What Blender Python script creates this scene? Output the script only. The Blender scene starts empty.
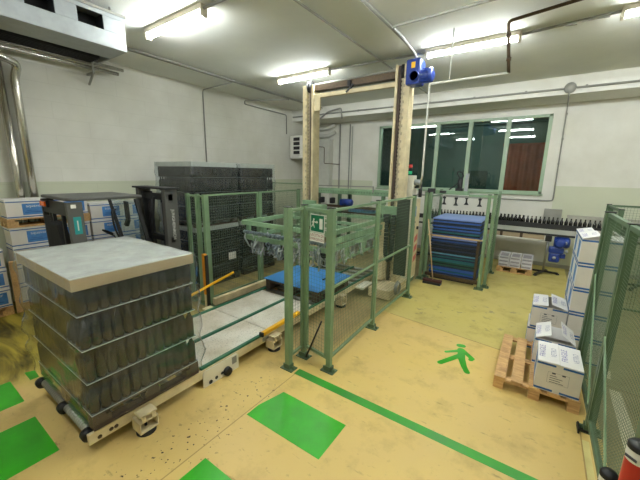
import bpy, bmesh, math, random
from mathutils import Matrix, Vector, noise
random.seed(7)
C = bpy.context.scene.collection
S = bpy.context.scene
PI = math.pi

# ------------------------------------------------------------------ camera, world, exposure
cam_d = bpy.data.cameras.new('camera'); cam = bpy.data.objects.new('camera', cam_d); C.objects.link(cam)
CAM_R = ((0.821841, 0.129834, -0.554726), (0.569519, -0.161589, 0.805938), (0.015, -0.97828, -0.206743))
_r = Matrix(CAM_R)
cam.matrix_world = Matrix.Translation((0, 0, 2.38)) @ Matrix(((_r[0][0], -_r[0][1], -_r[0][2]), (_r[1][0], -_r[1][1], -_r[1][2]), (_r[2][0], -_r[2][1], -_r[2][2]))).to_4x4()
cam_d.sensor_width = 36.0; cam_d.lens = 317.0 / 640 * 36; cam_d.clip_start = 0.05; cam_d.clip_end = 100
S.camera = cam
w = bpy.data.worlds.new('world'); S.world = w; w.use_nodes = True
w.node_tree.nodes['Background'].inputs[0].default_value = (0.5, 0.55, 0.6, 1)
w.node_tree.nodes['Background'].inputs[1].default_value = 0.02
S.view_settings.view_transform = 'Standard'; S.view_settings.look = 'None'
S.view_settings.exposure = 1.74; S.view_settings.gamma = 1.0; S.view_settings.use_curve_mapping = False
S.cycles.use_denoising = True
S.cycles.max_bounces = 10; S.cycles.transparent_max_bounces = 24; S.cycles.diffuse_bounces = 5
S.cycles.glossy_bounces = 4; S.cycles.transmission_bounces = 6
S.cycles.sample_clamp_indirect = 6.0
S.cycles.caustics_reflective = False; S.cycles.caustics_refractive = False
TUBE_POWER = 34.0
TUBE_COLOR = (0.93, 0.98, 1.0)

# ------------------------------------------------------------------ materials
def lin(c):
    return tuple((v / 255 / 12.92 if v / 255 <= 0.04045 else ((v / 255 + 0.055) / 1.055) ** 2.4) for v in c)
MATS = {}
def new_mat(name):
    m = bpy.data.materials.new(name); m.use_nodes = True; MATS[name] = m
    nt = m.node_tree; return m, nt, nt.nodes['Principled BSDF']
def N(nt, t, **kw):
    n = nt.nodes.new(t)
    for k, v in kw.items(): setattr(n, k, v)
    return n
def mixc(nt, fac, a, b, blend='MIX'):
    n = N(nt, 'ShaderNodeMix', data_type='RGBA', blend_type=blend)
    for s, v in ((n.inputs[0], fac), (n.inputs[6], a), (n.inputs[7], b)):
        if hasattr(v, 'is_output'): nt.links.new(v, s)
        elif isinstance(v, (int, float)): s.default_value = v
        else: s.default_value = (*v, 1)
    return n.outputs[2]
def math_n(nt, op, a, b=None, clamp=False):
    n = N(nt, 'ShaderNodeMath', operation=op, use_clamp=clamp)
    for s, v in ((n.inputs[0], a), (n.inputs[1], b)):
        if v is None: continue
        if hasattr(v, 'is_output'): nt.links.new(v, s)
        else: s.default_value = v
    return n.outputs[0]
def noise_n(nt, vec, scale, detail=4, rough=0.6, dist=0.0):
    n = N(nt, 'ShaderNodeTexNoise'); n.inputs['Scale'].default_value = scale
    n.inputs['Detail'].default_value = detail; n.inputs['Roughness'].default_value = rough; n.inputs['Distortion'].default_value = dist
    if vec is not None: nt.links.new(vec, n.inputs['Vector'])
    return n.outputs['Fac']
def ramp(nt, fac, lo, hi):
    n = N(nt, 'ShaderNodeMapRange'); n.inputs[1].default_value = lo; n.inputs[2].default_value = hi
    nt.links.new(fac, n.inputs[0]); return n.outputs[0]
def obj_vec(nt, scale=(1, 1, 1), kind='Object'):
    t = N(nt, 'ShaderNodeTexCoord'); mp = N(nt, 'ShaderNodeMapping'); mp.inputs['Scale'].default_value = scale
    nt.links.new(t.outputs[kind], mp.inputs[0]); return mp.outputs[0]
def world_xyz(nt):
    g = N(nt, 'ShaderNodeNewGeometry'); s = N(nt, 'ShaderNodeSeparateXYZ'); nt.links.new(g.outputs['Position'], s.inputs[0])
    return g.outputs['Position'], s.outputs[0], s.outputs[1], s.outputs[2]
def bump(nt, bsdf, h, strength=0.3, dist=0.01):
    b = N(nt, 'ShaderNodeBump'); b.inputs['Strength'].default_value = strength; b.inputs['Distance'].default_value = dist
    nt.links.new(h, b.inputs['Height']); nt.links.new(b.outputs[0], bsdf.inputs['Normal'])
def mat(name, rgb, rough=0.5, metal=0.0, var=0.12, scale=6.0, spec=0.5, bmp=0.0, dirt=None, coat=0.0, stretch=(1, 1, 1)):
    m, nt, b = new_mat(name)
    v = obj_vec(nt, stretch); f = noise_n(nt, v, scale)
    c = lin(rgb); d = lin(dirt) if dirt else tuple(x * (1 - 2.2 * var) for x in c)
    out = mixc(nt, ramp(nt, f, 0.35, 0.75), tuple(min(1, x * (1 + var * .4)) for x in c), tuple(x * .5 + y * .5 for x, y in zip(c, d)))
    nt.links.new(out, b.inputs['Base Color'])
    b.inputs['Roughness'].default_value = rough; b.inputs['Metallic'].default_value = metal
    b.inputs['Specular IOR Level'].default_value = spec; b.inputs['Coat Weight'].default_value = coat
    if bmp: bump(nt, b, noise_n(nt, v, scale * 5), bmp, 0.004)
    return m

mat('fence_green', (120, 146, 112), 0.42, var=.1, scale=5)
mat('dark_fence_green', (84, 108, 80), 0.45, var=.14, scale=5)
mat('fence_wire', (88, 112, 84), 0.5, var=.05)
mat('machine_green', (132, 164, 128), 0.42, var=.12, scale=4, dirt=(70, 84, 62))
mat('guide_green', (38, 104, 74), 0.45, var=.15, scale=9)
mat('cream', (222, 208, 168), 0.45, var=.12, scale=4, dirt=(140, 120, 88))
mat('cream_white', (226, 222, 204), 0.4, var=.06, scale=4)
mat('black', (20, 20, 21), 0.5, var=.1)
mat('dark_plastic', (36, 37, 38), 0.55, var=.15)
mat('truck_grey', (84, 84, 80), 0.5, var=.1, scale=3)
mat('rubber', (24, 24, 25), 0.8, var=.2)
mat('chain_pale', (176, 164, 138), 0.5, 0.2, var=.3, scale=30)
mat('chain_steel', (92, 78, 62), 0.5, 0.6, var=.3, scale=30)
mat('steel', (168, 168, 160), 0.35, 0.85, var=.1, scale=10)
mat('galvanised', (158, 164, 166), 0.45, 0.35, var=.12, scale=7)
mat('chrome', (206, 202, 192), 0.22, 0.9, var=.1, scale=4)
mat('conduit_grey', (150, 150, 142), 0.5, 0.2, var=.08)
mat('pipe_white', (206, 206, 196), 0.45, var=.08)
mat('motor_blue', (28, 58, 140), 0.35, var=.15, coat=.3)
mat('yellow', (238, 180, 26), 0.45, var=.12, scale=12)
mat('orange_paint', (216, 138, 30), 0.45, var=.12)
mat('orange_lens', (226, 96, 24), 0.25, var=.1, coat=.4)
mat('red', (186, 30, 28), 0.4, var=.08)
mat('red_print', (206, 110, 104), 0.5, var=.1)
mat('white_plastic', (226, 224, 216), 0.4, var=.06)
mat('white_card', (228, 226, 222), 0.7, var=.05, scale=5)
mat('side_card', (222, 216, 206), 0.7, var=.05, scale=5)
mat('blue_print', (44, 98, 160), 0.6, var=.12, scale=9)
mat('light_blue_print', (74, 130, 190), 0.6, var=.2, scale=14)
mat('pale_ink', (150, 150, 172), 0.7, var=.1)
mat('ink', (74, 76, 86), 0.7, var=.1)
mat('violet_ink', (132, 124, 176), 0.7, var=.1)
mat('red_ink', (150, 50, 44), 0.7, var=.1)
mat('sign_green', (0, 106, 72), 0.4, var=.04)
mat('sticker_teal', (30, 150, 150), 0.4, var=.06)
mat('pad_dark', (84, 92, 92), 0.5, var=.1)
mat('card_grey', (180, 182, 174), 0.75, var=.12, scale=4)
mat('card_tan', (176, 158, 128), 0.75, var=.12, scale=4)
mat('pad', (196, 204, 210), 0.4, var=.08)
mat('dark_wood', (70, 56, 42), 0.8, var=.3, scale=8)
mat('brown_glass', (24, 26, 25), 0.18, var=.25, scale=3, coat=.25, spec=.4)
mat('black_glass', (14, 14, 15), 0.2, var=.2, coat=.5)
mat('blue_sheet', (66, 146, 216), 0.4, var=.06, scale=4)
mat('sheet_pale_blue', (118, 140, 200), 0.5, var=.1)
mat('sheet_light_blue', (96, 156, 186), 0.5, var=.1)
mat('sheet_blue', (48, 92, 168), 0.5, var=.15)
mat('sheet_navy', (34, 48, 76), 0.5, var=.15)
mat('sheet_teal', (36, 104, 112), 0.5, var=.15)
mat('sheet_green', (34, 82, 66), 0.5, var=.15)
mat('sheet_dark', (22, 30, 38), 0.5, var=.15)
mat('paper_bundle', (206, 204, 206), 0.6, var=.15, scale=20)
mat('paper_grey', (150, 146, 150), 0.6, var=.2, scale=24)
mat('cable_blue', (112, 126, 130), 0.45, var=.2)
mat('cable_grey', (164, 172, 168), 0.5, var=.2)
mat('broom_stick', (196, 170, 130), 0.6, var=.1)
mat('guard_dark', (52, 60, 50), 0.6, var=.2)
mat('slot_brown', (74, 58, 46), 0.6, var=.2)
mat('broom_head', (80, 44, 40), 0.8, var=.2)
mat('floor_green', (48, 168, 22), 0.32, var=.12, scale=3, dirt=(40, 110, 20))
mat('line_green', (52, 152, 40), 0.35, var=.12, scale=3, dirt=(70, 130, 70))
mat('strip_paint', (214, 202, 132), 0.5, var=.15)
mat('floor_white', (214, 206, 176), 0.5, var=.1)
mat('window_frame', (158, 180, 152), 0.4, var=.06)
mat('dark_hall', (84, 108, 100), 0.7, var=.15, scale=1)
mat('hall_curtain', (196, 74, 38), 0.6, var=.25, scale=3)
mat('hall_door', (34, 58, 50), 0.5, var=.1)
mat('seat_fabric', (30, 31, 33), 0.8, var=.2)
mat('ceiling_paint', (222, 223, 214), 0.8, var=.06, scale=1.2)
mat('trim_grey', (170, 168, 156), 0.6, var=.06)
mat('lamp_body', (206, 198, 178), 0.5, var=.05)

# pallet wood with grain
m, nt, b = new_mat('pallet_wood')
v = obj_vec(nt, (3, 3, 3)); v2 = obj_vec(nt, (2, 22, 22))
c = mixc(nt, ramp(nt, noise_n(nt, v2, 2.5), .35, .7), lin((216, 178, 122)), lin((178, 134, 84)))
nt.links.new(mixc(nt, ramp(nt, noise_n(nt, v, 1.5), .5, .8), c, lin((140, 104, 66))), b.inputs['Base Color']); b.inputs['Roughness'].default_value = .75
# speckled deck plate
m, nt, b = new_mat('deck_plate')
v = obj_vec(nt); f = ramp(nt, noise_n(nt, v, 60, 2), .60, .68); f2 = ramp(nt, noise_n(nt, v, 2.2, 5), .4, .75)
c = mixc(nt, f2, lin((224, 219, 205)), lin((188, 176, 150))); c = mixc(nt, math_n(nt, 'MULTIPLY', f, .7), c, lin((96, 88, 72)))
nt.links.new(c, b.inputs['Base Color']); b.inputs['Roughness'].default_value = .45; b.inputs['Metallic'].default_value = .1

# painted walls: white above, pale green-grey dado, block joints
def wall_mat(name, dado=True, joints=True, horizontal='y'):
    m, nt, b = new_mat(name); pos, X, Y, Z = world_xyz(nt)
    f = noise_n(nt, pos, 1.1, 5)
    white = mixc(nt, ramp(nt, f, .3, .75), lin((228, 227, 218)), lin((210, 208, 196)))
    cmb = N(nt, 'ShaderNodeCombineXYZ'); nt.links.new(Y if horizontal == 'y' else X, cmb.inputs[0]); nt.links.new(Z, cmb.inputs[1])
    br = N(nt, 'ShaderNodeTexBrick'); nt.links.new(cmb.outputs[0], br.inputs[0])
    br.inputs['Scale'].default_value = 1; br.inputs['Brick Width'].default_value = 1.15; br.inputs['Row Height'].default_value = .30; br.inputs['Mortar Size'].default_value = .006
    br.inputs['Color1'].default_value = (1, 1, 1, 1); br.inputs['Color2'].default_value = (.985, .985, .98, 1); br.inputs['Mortar'].default_value = (.93, .93, .92, 1)
    if dado:
        d = math_n(nt, 'LESS_THAN', Z, 2.145)
        if name == 'back_wall_paint':   # the patch round the window stays white
            inx = math_n(nt, 'MULTIPLY', math_n(nt, 'GREATER_THAN', X, -4.9), math_n(nt, 'LESS_THAN', X, .27))
            d = math_n(nt, 'MULTIPLY', d, math_n(nt, 'SUBTRACT', 1.0, inx))
        white = mixc(nt, d, white, mixc(nt, f, lin((208, 213, 190)), lin((198, 200, 176))))
    c = mixc(nt, 1.0 if joints else 0.0, white, br.outputs[0], 'MULTIPLY')
    nt.links.new(c, b.inputs['Base Color']); b.inputs['Roughness'].default_value = .6
    if joints: bump(nt, b, br.outputs['Fac'], .25, -.006)
wall_mat('left_wall_paint'); wall_mat('back_wall_paint', joints=False, horizontal='x'); wall_mat('plain_wall', dado=True, joints=False)

# yellow resin floor
m, nt, b = new_mat('resin_floor'); pos, X, Y, Z = world_xyz(nt)
f1 = noise_n(nt, pos, .55, 5); f2 = noise_n(nt, pos, 2.6, 6, .65); f3 = noise_n(nt, pos, 14, 4)
near = mixc(nt, ramp(nt, f1, .35, .7), lin((214, 186, 108)), lin((206, 178, 116)))
far = mixc(nt, ramp(nt, f1, .35, .7), lin((200, 186, 106)), lin((192, 176, 110)))
zone = ramp(nt, math_n(nt, 'ADD', Y, math_n(nt, 'MULTIPLY', X, .124)), 4.70, 4.76)
col = mixc(nt, zone, near, far)
col = mixc(nt, math_n(nt, 'MULTIPLY', ramp(nt, f2, .52, .78), .5), col, lin((132, 108, 60)))
col = mixc(nt, math_n(nt, 'MULTIPLY', ramp(nt, f3, .62, .74), .35), col, lin((120, 98, 56)))
beyond = math_n(nt, 'MULTIPLY', math_n(nt, 'GREATER_THAN', X, .76), 1.0)
col = mixc(nt, math_n(nt, 'MULTIPLY', beyond, .75), col, mixc(nt, f2, lin((140, 134, 104)), lin((104, 100, 78))))
# worn, oily traffic area by the left wall
mp = N(nt, 'ShaderNodeMapping'); nt.links.new(pos, mp.inputs[0]); mp.inputs['Scale'].default_value = (.5, 2.4, 1); mp.inputs['Rotation'].default_value = (0, 0, .35)
fs = noise_n(nt, mp.outputs[0], 1.6, 5, .6, .6)
area = math_n(nt, 'MULTIPLY', ramp(nt, X, -4.4, -5.0), 1.0)
col = mixc(nt, math_n(nt, 'MULTIPLY', area, ramp(nt, fs, .40, .56)), mixc(nt, area, col, lin((196, 176, 70))), lin((112, 98, 34)))
col = mixc(nt, math_n(nt, 'MULTIPLY', area, ramp(nt, fs, .56, .66)), col, lin((58, 50, 24)))
# oil specks beside the conveyor
sp = ramp(nt, noise_n(nt, pos, 26, 2, .4), .66, .69)
reg = math_n(nt, 'MULTIPLY', ramp(nt, X, -2.62, -2.45), ramp(nt, X, -1.95, -2.15)); reg = math_n(nt, 'MULTIPLY', reg, ramp(nt, Y, 2.6, 2.2))
col = mixc(nt, math_n(nt, 'MULTIPLY', sp, reg), col, lin((60, 44, 24)))
# scuffs in the open aisle
mp2 = N(nt, 'ShaderNodeMapping'); nt.links.new(pos, mp2.inputs[0]); mp2.inputs['Scale'].default_value = (3.2, 11, 1); mp2.inputs['Rotation'].default_value = (0, 0, .2)
far_s = math_n(nt, 'MULTIPLY', ramp(nt, noise_n(nt, pos, 5, 6, .7), .58, .66), math_n(nt, 'MULTIPLY', ramp(nt, Y, 4.9, 5.4), ramp(nt, Y, 6.9, 6.2)))
col = mixc(nt, math_n(nt, 'MULTIPLY', far_s, .6), col, lin((104, 98, 84)))
sc = ramp(nt, noise_n(nt, mp2.outputs[0], 1.5, 4, .6), .64, .74)
col = mixc(nt, math_n(nt, 'MULTIPLY', sc, .6), col, lin((112, 92, 44)))
# dirt halo under the machine
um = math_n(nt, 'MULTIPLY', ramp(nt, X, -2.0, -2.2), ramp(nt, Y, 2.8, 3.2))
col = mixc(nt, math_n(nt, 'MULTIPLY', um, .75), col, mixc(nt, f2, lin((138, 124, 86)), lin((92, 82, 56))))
# joints cut in the slab
def line(a, bb, c0, wd):
    d = math_n(nt, 'ABSOLUTE', math_n(nt, 'SUBTRACT', math_n(nt, 'ADD', math_n(nt, 'MULTIPLY', X, a), math_n(nt, 'MULTIPLY', Y, bb)), c0)); return math_n(nt, 'LESS_THAN', d, wd)
j1 = math_n(nt, 'MULTIPLY', line(.124, 1, 4.73, .009), math_n(nt, 'GREATER_THAN', X, -1.9)); j2 = math_n(nt, 'MULTIPLY', line(1, 0, -2.165, .006), math_n(nt, 'LESS_THAN', Y, 2.75))
j3 = math_n(nt, 'MULTIPLY', line(1, 0, .60, .006), math_n(nt, 'LESS_THAN', Y, 3.6))
col = mixc(nt, math_n(nt, 'MULTIPLY', math_n(nt, 'MAXIMUM', math_n(nt, 'MAXIMUM', j1, j2), j3), .55), col, lin((116, 84, 40)))
nt.links.new(col, b.inputs['Base Color']); nt.links.new(ramp(nt, f2, -.4, 1.4), b.inputs['Roughness'])
b.inputs['Specular IOR Level'].default_value = .4; bump(nt, b, f3, .06, .003)

# lamp tubes and indicator lights give off light
def emit(name, rgb, strength):
    m, nt, b = new_mat(name); b.inputs['Base Color'].default_value = (*rgb, 1)
    b.inputs['Emission Color'].default_value = (*rgb, 1); b.inputs['Emission Strength'].default_value = strength
emit('tube_light', TUBE_COLOR, TUBE_POWER); emit('red_lamp', (.5, .03, .02), .03); emit('green_lamp', (.03, .6, .25), .03); emit('hall_fill_tube', TUBE_COLOR, 70.0)  # the last one serves the added hall lamp

# glass panes
def schlick(nt, f0, normal=None):
    lw = N(nt, 'ShaderNodeLayerWeight'); lw.inputs[0].default_value = .5
    if normal is not None: nt.links.new(normal, lw.inputs['Normal'])
    return math_n(nt, 'ADD', math_n(nt, 'MULTIPLY', math_n(nt, 'POWER', lw.outputs['Facing'], 5.0), 1 - f0), f0)
m, nt, b = new_mat('window_glass'); nt.nodes.remove(b); o = nt.nodes['Material Output']
t = N(nt, 'ShaderNodeBsdfTransparent'); t.inputs[0].default_value = (.74, .84, .80, 1); g = N(nt, 'ShaderNodeBsdfGlossy'); g.inputs['Roughness'].default_value = .02
mx = N(nt, 'ShaderNodeMixShader'); nt.links.new(schlick(nt, .05), mx.inputs[0]); nt.links.new(t.outputs[0], mx.inputs[1]); nt.links.new(g.outputs[0], mx.inputs[2]); nt.links.new(mx.outputs[0], o.inputs[0])
m, nt, b = new_mat('cab_glass'); nt.nodes.remove(b); o = nt.nodes['Material Output']
t = N(nt, 'ShaderNodeBsdfTransparent'); t.inputs[0].default_value = (.93, .97, .96, 1); g = N(nt, 'ShaderNodeBsdfGlossy'); g.inputs['Roughness'].default_value = .03
mx = N(nt, 'ShaderNodeMixShader'); nt.links.new(schlick(nt, .035), mx.inputs[0]); nt.links.new(t.outputs[0], mx.inputs[1]); nt.links.new(g.outputs[0], mx.inputs[2]); nt.links.new(mx.outputs[0], o.inputs[0])
# stretch film: thin, clear, creased, shiny at grazing angles
def film_mat(name, haze, tint, stretch, f0=.06, rough=.16):
    m, nt, b = new_mat(name); nt.nodes.remove(b); o = nt.nodes['Material Output']
    v = obj_vec(nt, stretch); h = math_n(nt, 'ADD', noise_n(nt, v, 9, 5, .65, 1.2), math_n(nt, 'MULTIPLY', noise_n(nt, v, 2.2, 3), 1.5))
    bm = N(nt, 'ShaderNodeBump'); bm.inputs['Strength'].default_value = .22; bm.inputs['Distance'].default_value = .010; nt.links.new(h, bm.inputs['Height'])
    t = N(nt, 'ShaderNodeBsdfTransparent'); t.inputs[0].default_value = (*tint, 1)
    d = N(nt, 'ShaderNodeBsdfDiffuse'); d.inputs[0].default_value = (.74, .78, .77, 1); nt.links.new(bm.outputs[0], d.inputs['Normal'])
    g = N(nt, 'ShaderNodeBsdfGlossy'); g.inputs['Roughness'].default_value = rough; nt.links.new(bm.outputs[0], g.inputs['Normal'])
    m1 = N(nt, 'ShaderNodeMixShader'); hz = math_n(nt, 'MULTIPLY', ramp(nt, noise_n(nt, v, 5, 4, .6, .8), .3, .75), haze * 1.6); nt.links.new(hz, m1.inputs[0]); nt.links.new(t.outputs[0], m1.inputs[1]); nt.links.new(d.outputs[0], m1.inputs[2])
    m2 = N(nt, 'ShaderNodeMixShader'); nt.links.new(schlick(nt, f0, bm.outputs[0]), m2.inputs[0]); nt.links.new(m1.outputs[0], m2.inputs[1]); nt.links.new(g.outputs[0], m2.inputs[2]); nt.links.new(m2.outputs[0], o.inputs[0])
film_mat('cap_film', .22, (.93, .95, .94), (1, 1, 1), .05, .32); film_mat('clear_film', .045, (.95, .965, .96), (1, 1, .5), .055, .12); film_mat('smoky_film', .05, (.88, .91, .92), (1, 1, .5), .07, .2)

# ------------------------------------------------------------------ mesh helpers
class MB:
    def __init__(s): s.v = []; s.f = []; s.mi = []; s.sm = []
    def add(s, vs, fs, mi=0, smooth=False):
        k = len(s.v); s.v += [tuple(p) for p in vs]
        for q in fs: s.f.append([i + k for i in q]); s.mi.append(mi); s.sm.append(smooth)
        return s
    def hexa(s, p, mi=0):   # 8 points: bottom loop then top loop
        return s.add(p, [(3, 2, 1, 0), (4, 5, 6, 7), (0, 1, 5, 4), (1, 2, 6, 5), (2, 3, 7, 6), (3, 0, 4, 7)], mi)
    def box(s, x0, x1, y0, y1, z0, z1, mi=0):
        return s.hexa([(x0, y0, z0), (x1, y0, z0), (x1, y1, z0), (x0, y1, z0), (x0, y0, z1), (x1, y0, z1), (x1, y1, z1), (x0, y1, z1)], mi)
    def obox(s, c, size, M=None, mi=0):
        M = M or Matrix.Identity(3); a, b, d = (q / 2 for q in size); c = Vector(c)
        return s.hexa([c + M @ Vector(q) for q in ((-a, -b, -d), (a, -b, -d), (a, b, -d), (-a, b, -d), (-a, -b, d), (a, -b, d), (a, b, d), (-a, b, d))], mi)
    def bar(s, p, q, w, h=None, mi=0):
        p = Vector(p); q = Vector(q); h = h or w; d = (q - p).normalized(); up = Vector((0, 0, 1)) if abs(d.z) < .9 else Vector((0, 1, 0))
        r = d.cross(up).normalized() * w / 2; u = r.cross(d).normalized() * h / 2
        return s.hexa([p - r - u, p + r - u, p + r + u, p - r + u, q - r - u, q + r - u, q + r + u, q - r + u], mi)
    def wire(s, p, q, r, mi=0):
        p = Vector(p); q = Vector(q); d = (q - p).normalized(); up = Vector((0, 0, 1)) if abs(d.z) < .9 else Vector((1, 0, 0))
        a = d.cross(up).normalized(); b = a.cross(d); o = [a * math.cos(t) * r + b * math.sin(t) * r for t in (0, 2 * PI / 3, 4 * PI / 3)]
        return s.add([p + k for k in o] + [q + k for k in o], [(0, 1, 4, 3), (1, 2, 5, 4), (2, 0, 3, 5)], mi)
    def tube(s, pts, r, n=10, mi=0, cap=True, closed=False):
        pts = [Vector(p) for p in pts]; k = len(pts); vs = []; a = None
        for i, p in enumerate(pts):
            d = (pts[(i + 1) % k] - pts[i - 1]) if closed or 0 < i < k - 1 else (pts[1] - p if i == 0 else p - pts[i - 1])
            d.normalize()
            if a is None: a = d.cross(Vector((0, 0, 1)) if abs(d.z) < .9 else Vector((1, 0, 0))).normalized()
            else: a = (a - d * a.dot(d)).normalized()
            b = d.cross(a); rr = r[i] if isinstance(r, (list, tuple)) else r
            vs += [p + (a * math.cos(2 * PI * j / n) + b * math.sin(2 * PI * j / n)) * rr for j in range(n)]
        fs = [(i * n + j, i * n + (j + 1) % n, ((i + 1) % k) * n + (j + 1) % n, ((i + 1) % k) * n + j) for i in range(k if closed else k - 1) for j in range(n)]
        s.add(vs, fs, mi, True)
        if cap and not closed:
            m = len(s.v) - len(vs); s.f.append([m + j for j in range(n)][::-1]); s.f.append([m + (k - 1) * n + j for j in range(n)]); s.mi += [mi, mi]; s.sm += [False, False]
        return s
    def cyl(s, p, q, r, n=16, mi=0): return s.tube([p, q], r, n, mi)
    def lathe(s, prof, c=(0, 0, 0), n=16, mi=0, M=None):
        M = M or Matrix.Identity(3); c = Vector(c); vs = []
        for r, z in prof: vs += [c + M @ Vector((r * math.cos(2 * PI * j / n), r * math.sin(2 * PI * j / n), z)) for j in range(n)]
        return s.add(vs, [(i * n + j, i * n + (j + 1) % n, (i + 1) * n + (j + 1) % n, (i + 1) * n + j) for i in range(len(prof) - 1) for j in range(n)], mi, True)
    def prism(s, poly, M, t, mi=0):
        n = len(poly); vs = [M @ Vector((x, y, 0)) for x, y in poly] + [M @ Vector((x, y, t)) for x, y in poly]
        return s.add(vs, [tuple(range(n))[::-1], tuple(range(n, 2 * n))] + [(i, (i + 1) % n, n + (i + 1) % n, n + i) for i in range(n)], mi)
    def grid(s, n, m, fn, mi=0, smooth=True, wrap=False):
        s.add([fn(i, j) for i in range(n) for j in range(m)], [(i * m + j, i * m + (j + 1) % m, (i + 1) * m + (j + 1) % m, (i + 1) * m + j) for i in range(n - 1) for j in range(m if wrap else m - 1)], mi, smooth); return s
    def text(s, txt, size, M, mi=0, ax='CENTER'):
        cu = bpy.data.curves.new('t', 'FONT'); cu.body = txt; cu.size = size; cu.align_x = ax; cu.align_y = 'CENTER'; cu.resolution_u = 2
        o = bpy.data.objects.new('t', cu); C.objects.link(o); dg = bpy.context.evaluated_depsgraph_get()
        me = bpy.data.meshes.new_from_object(o.evaluated_get(dg)); s.add([M @ v.co for v in me.vertices], [tuple(p.vertices) for p in me.polygons], mi)
        bpy.data.objects.remove(o); bpy.data.curves.remove(cu); bpy.data.meshes.remove(me); return s
    def build(s, name, mats, parent=None, bevel=0.0, local=False, label=None):
        mats = [mats] if isinstance(mats, str) else mats
        me = bpy.data.meshes.new(name); off = Vector((0, 0, 0))
        if parent is None and not local and s.v:
            xs, ys, zs = zip(*s.v); off = Vector(((min(xs) + max(xs)) / 2, (min(ys) + max(ys)) / 2, min(zs)))
        me.from_pydata([Vector(p) - off for p in s.v], [], s.f)
        for q in mats: me.materials.append(MATS[q])
        for p, i, k in zip(me.polygons, s.mi, s.sm): p.material_index = i; p.use_smooth = k
        me.validate(); me.update()
        o = bpy.data.objects.new(name, me); C.objects.link(o); o.location = off
        if parent: attach(o, parent)
        if bevel:
            bv = o.modifiers.new('bevel', 'BEVEL'); bv.width = bevel; bv.segments = 2; bv.limit_method = 'ANGLE'; bv.angle_limit = .7
        if label: o['label'] = label
        return o
def attach(o, parent):
    o.parent = parent
    if parent.parent is None: o.matrix_parent_inverse = Matrix.Translation(parent.location).inverted()
def thing(name, label, cat, loc, group=None):
    o = bpy.data.objects.new(name, None); C.objects.link(o); o.location = loc; o.empty_display_size = .1
    return tag(o, label, cat, group)
def tag(o, label, cat, group=None, kind=None):
    o['label'] = label; o['category'] = cat
    if group: o['group'] = group
    if kind: o['kind'] = kind
    return o
def struct(name, mb, mats, label, cat, bevel=0):
    return tag(mb.build(name, mats, bevel=bevel), label, cat, kind='structure')
def dup(root, loc, label, rotz=None):
    r = root.copy(); C.objects.link(r); r.location = loc; r['label'] = label
    if rotz is not None: r.rotation_euler = (0, 0, rotz)
    for ch in list(root.children):
        c = ch.copy(); C.objects.link(c); c.parent = r
        for g in ch.children: d = g.copy(); C.objects.link(d); d.parent = c
    return r
def frame(o, x, y):   # 4x4 from origin and two directions
    x = Vector(x).normalized(); y = Vector(y).normalized(); z = x.cross(y); m = Matrix((x, y, z)).transposed().to_4x4(); m.translation = Vector(o); return m
ONES = 'first second third fourth fifth sixth seventh eighth ninth tenth eleventh twelfth thirteenth fourteenth fifteenth sixteenth seventeenth eighteenth nineteenth'.split()
def nth(i):
    if i < 19: return ONES[i]
    t, u = divmod(i + 1, 10); T = ['twent', 'thirt', 'fort', 'fift', 'sixt'][t - 2]
    return T + 'ieth' if u == 0 else T + 'y-' + ONES[u - 1]
def smooth_path(pts, n=6):
    pts = [Vector(p) for p in pts]; out = []
    for i in range(len(pts) - 1):
        p0 = pts[max(i - 1, 0)]; p1 = pts[i]; p2 = pts[i + 1]; p3 = pts[min(i + 2, len(pts) - 1)]
        for k in range(n):
            t = k / n; out.append(.5 * ((2 * p1) + (p2 - p0) * t + (2 * p0 - 5 * p1 + 4 * p2 - p3) * t * t + (3 * p1 - p0 - 3 * p2 + p3) * t ** 3))
    return out + [pts[-1]]
def elbow(pts, r=.06, n=4):   # polyline with rounded corners
    pts = [Vector(p) for p in pts]; out = [pts[0]]
    for a, b, c in zip(pts, pts[1:], pts[2:]):
        u = (a - b).normalized(); v = (c - b).normalized(); k = min(r, (a - b).length * .45, (c - b).length * .45); p = b + u * k; q = b + v * k
        for i in range(n + 1): t = i / n; out.append((1 - t) ** 2 * p + 2 * t * (1 - t) * b + t * t * q)
    return out + [pts[-1]]
MAN = [((-0.675, 4.538), (-0.641, 4.551), 0.045, 0.045), ((-0.633, 4.427), (-0.585, 4.2), 0.05, 0.045), ((-0.637, 4.405), (-0.795, 4.254), 0.032, 0.022), ((-0.608, 4.426), (-0.472, 4.282), 0.032, 0.035), ((-0.472, 4.282), (-0.481, 4.24), 0.035, 0.03), ((-0.62, 4.265), (-0.795, 3.942), 0.04, 0.036), ((-0.585, 4.2), (-0.521, 4.024), 0.045, 0.036), ((-0.521, 4.024), (-0.469, 3.924), 0.036, 0.036)]
LAMPS = [(-5.42, 3.00, 'tube lamp on the ceiling beside the galvanised cooling unit'), (-5.40, 6.03, 'tube lamp on the ceiling just left of the gantry beam'), (-2.0, 6.14, 'tube lamp on the ceiling just past the blue gantry motor'), (.55, 6.02, 'tube lamp with looped cord at the picture edge, over the mesh fence'),
 (-2.06, 3.06, 'tube lamp on the ceiling over the front fence'), (.57, 3.06, 'tube lamp on the ceiling over the aisle, above the bollards'), (-4.6, -.1, 'tube lamp on the ceiling behind the cooling unit'), (-2.06, -.1, 'tube lamp on the ceiling over the roller end'), (3.1, 6.2, 'tube lamp on the ceiling beyond the mesh fence')]

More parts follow.
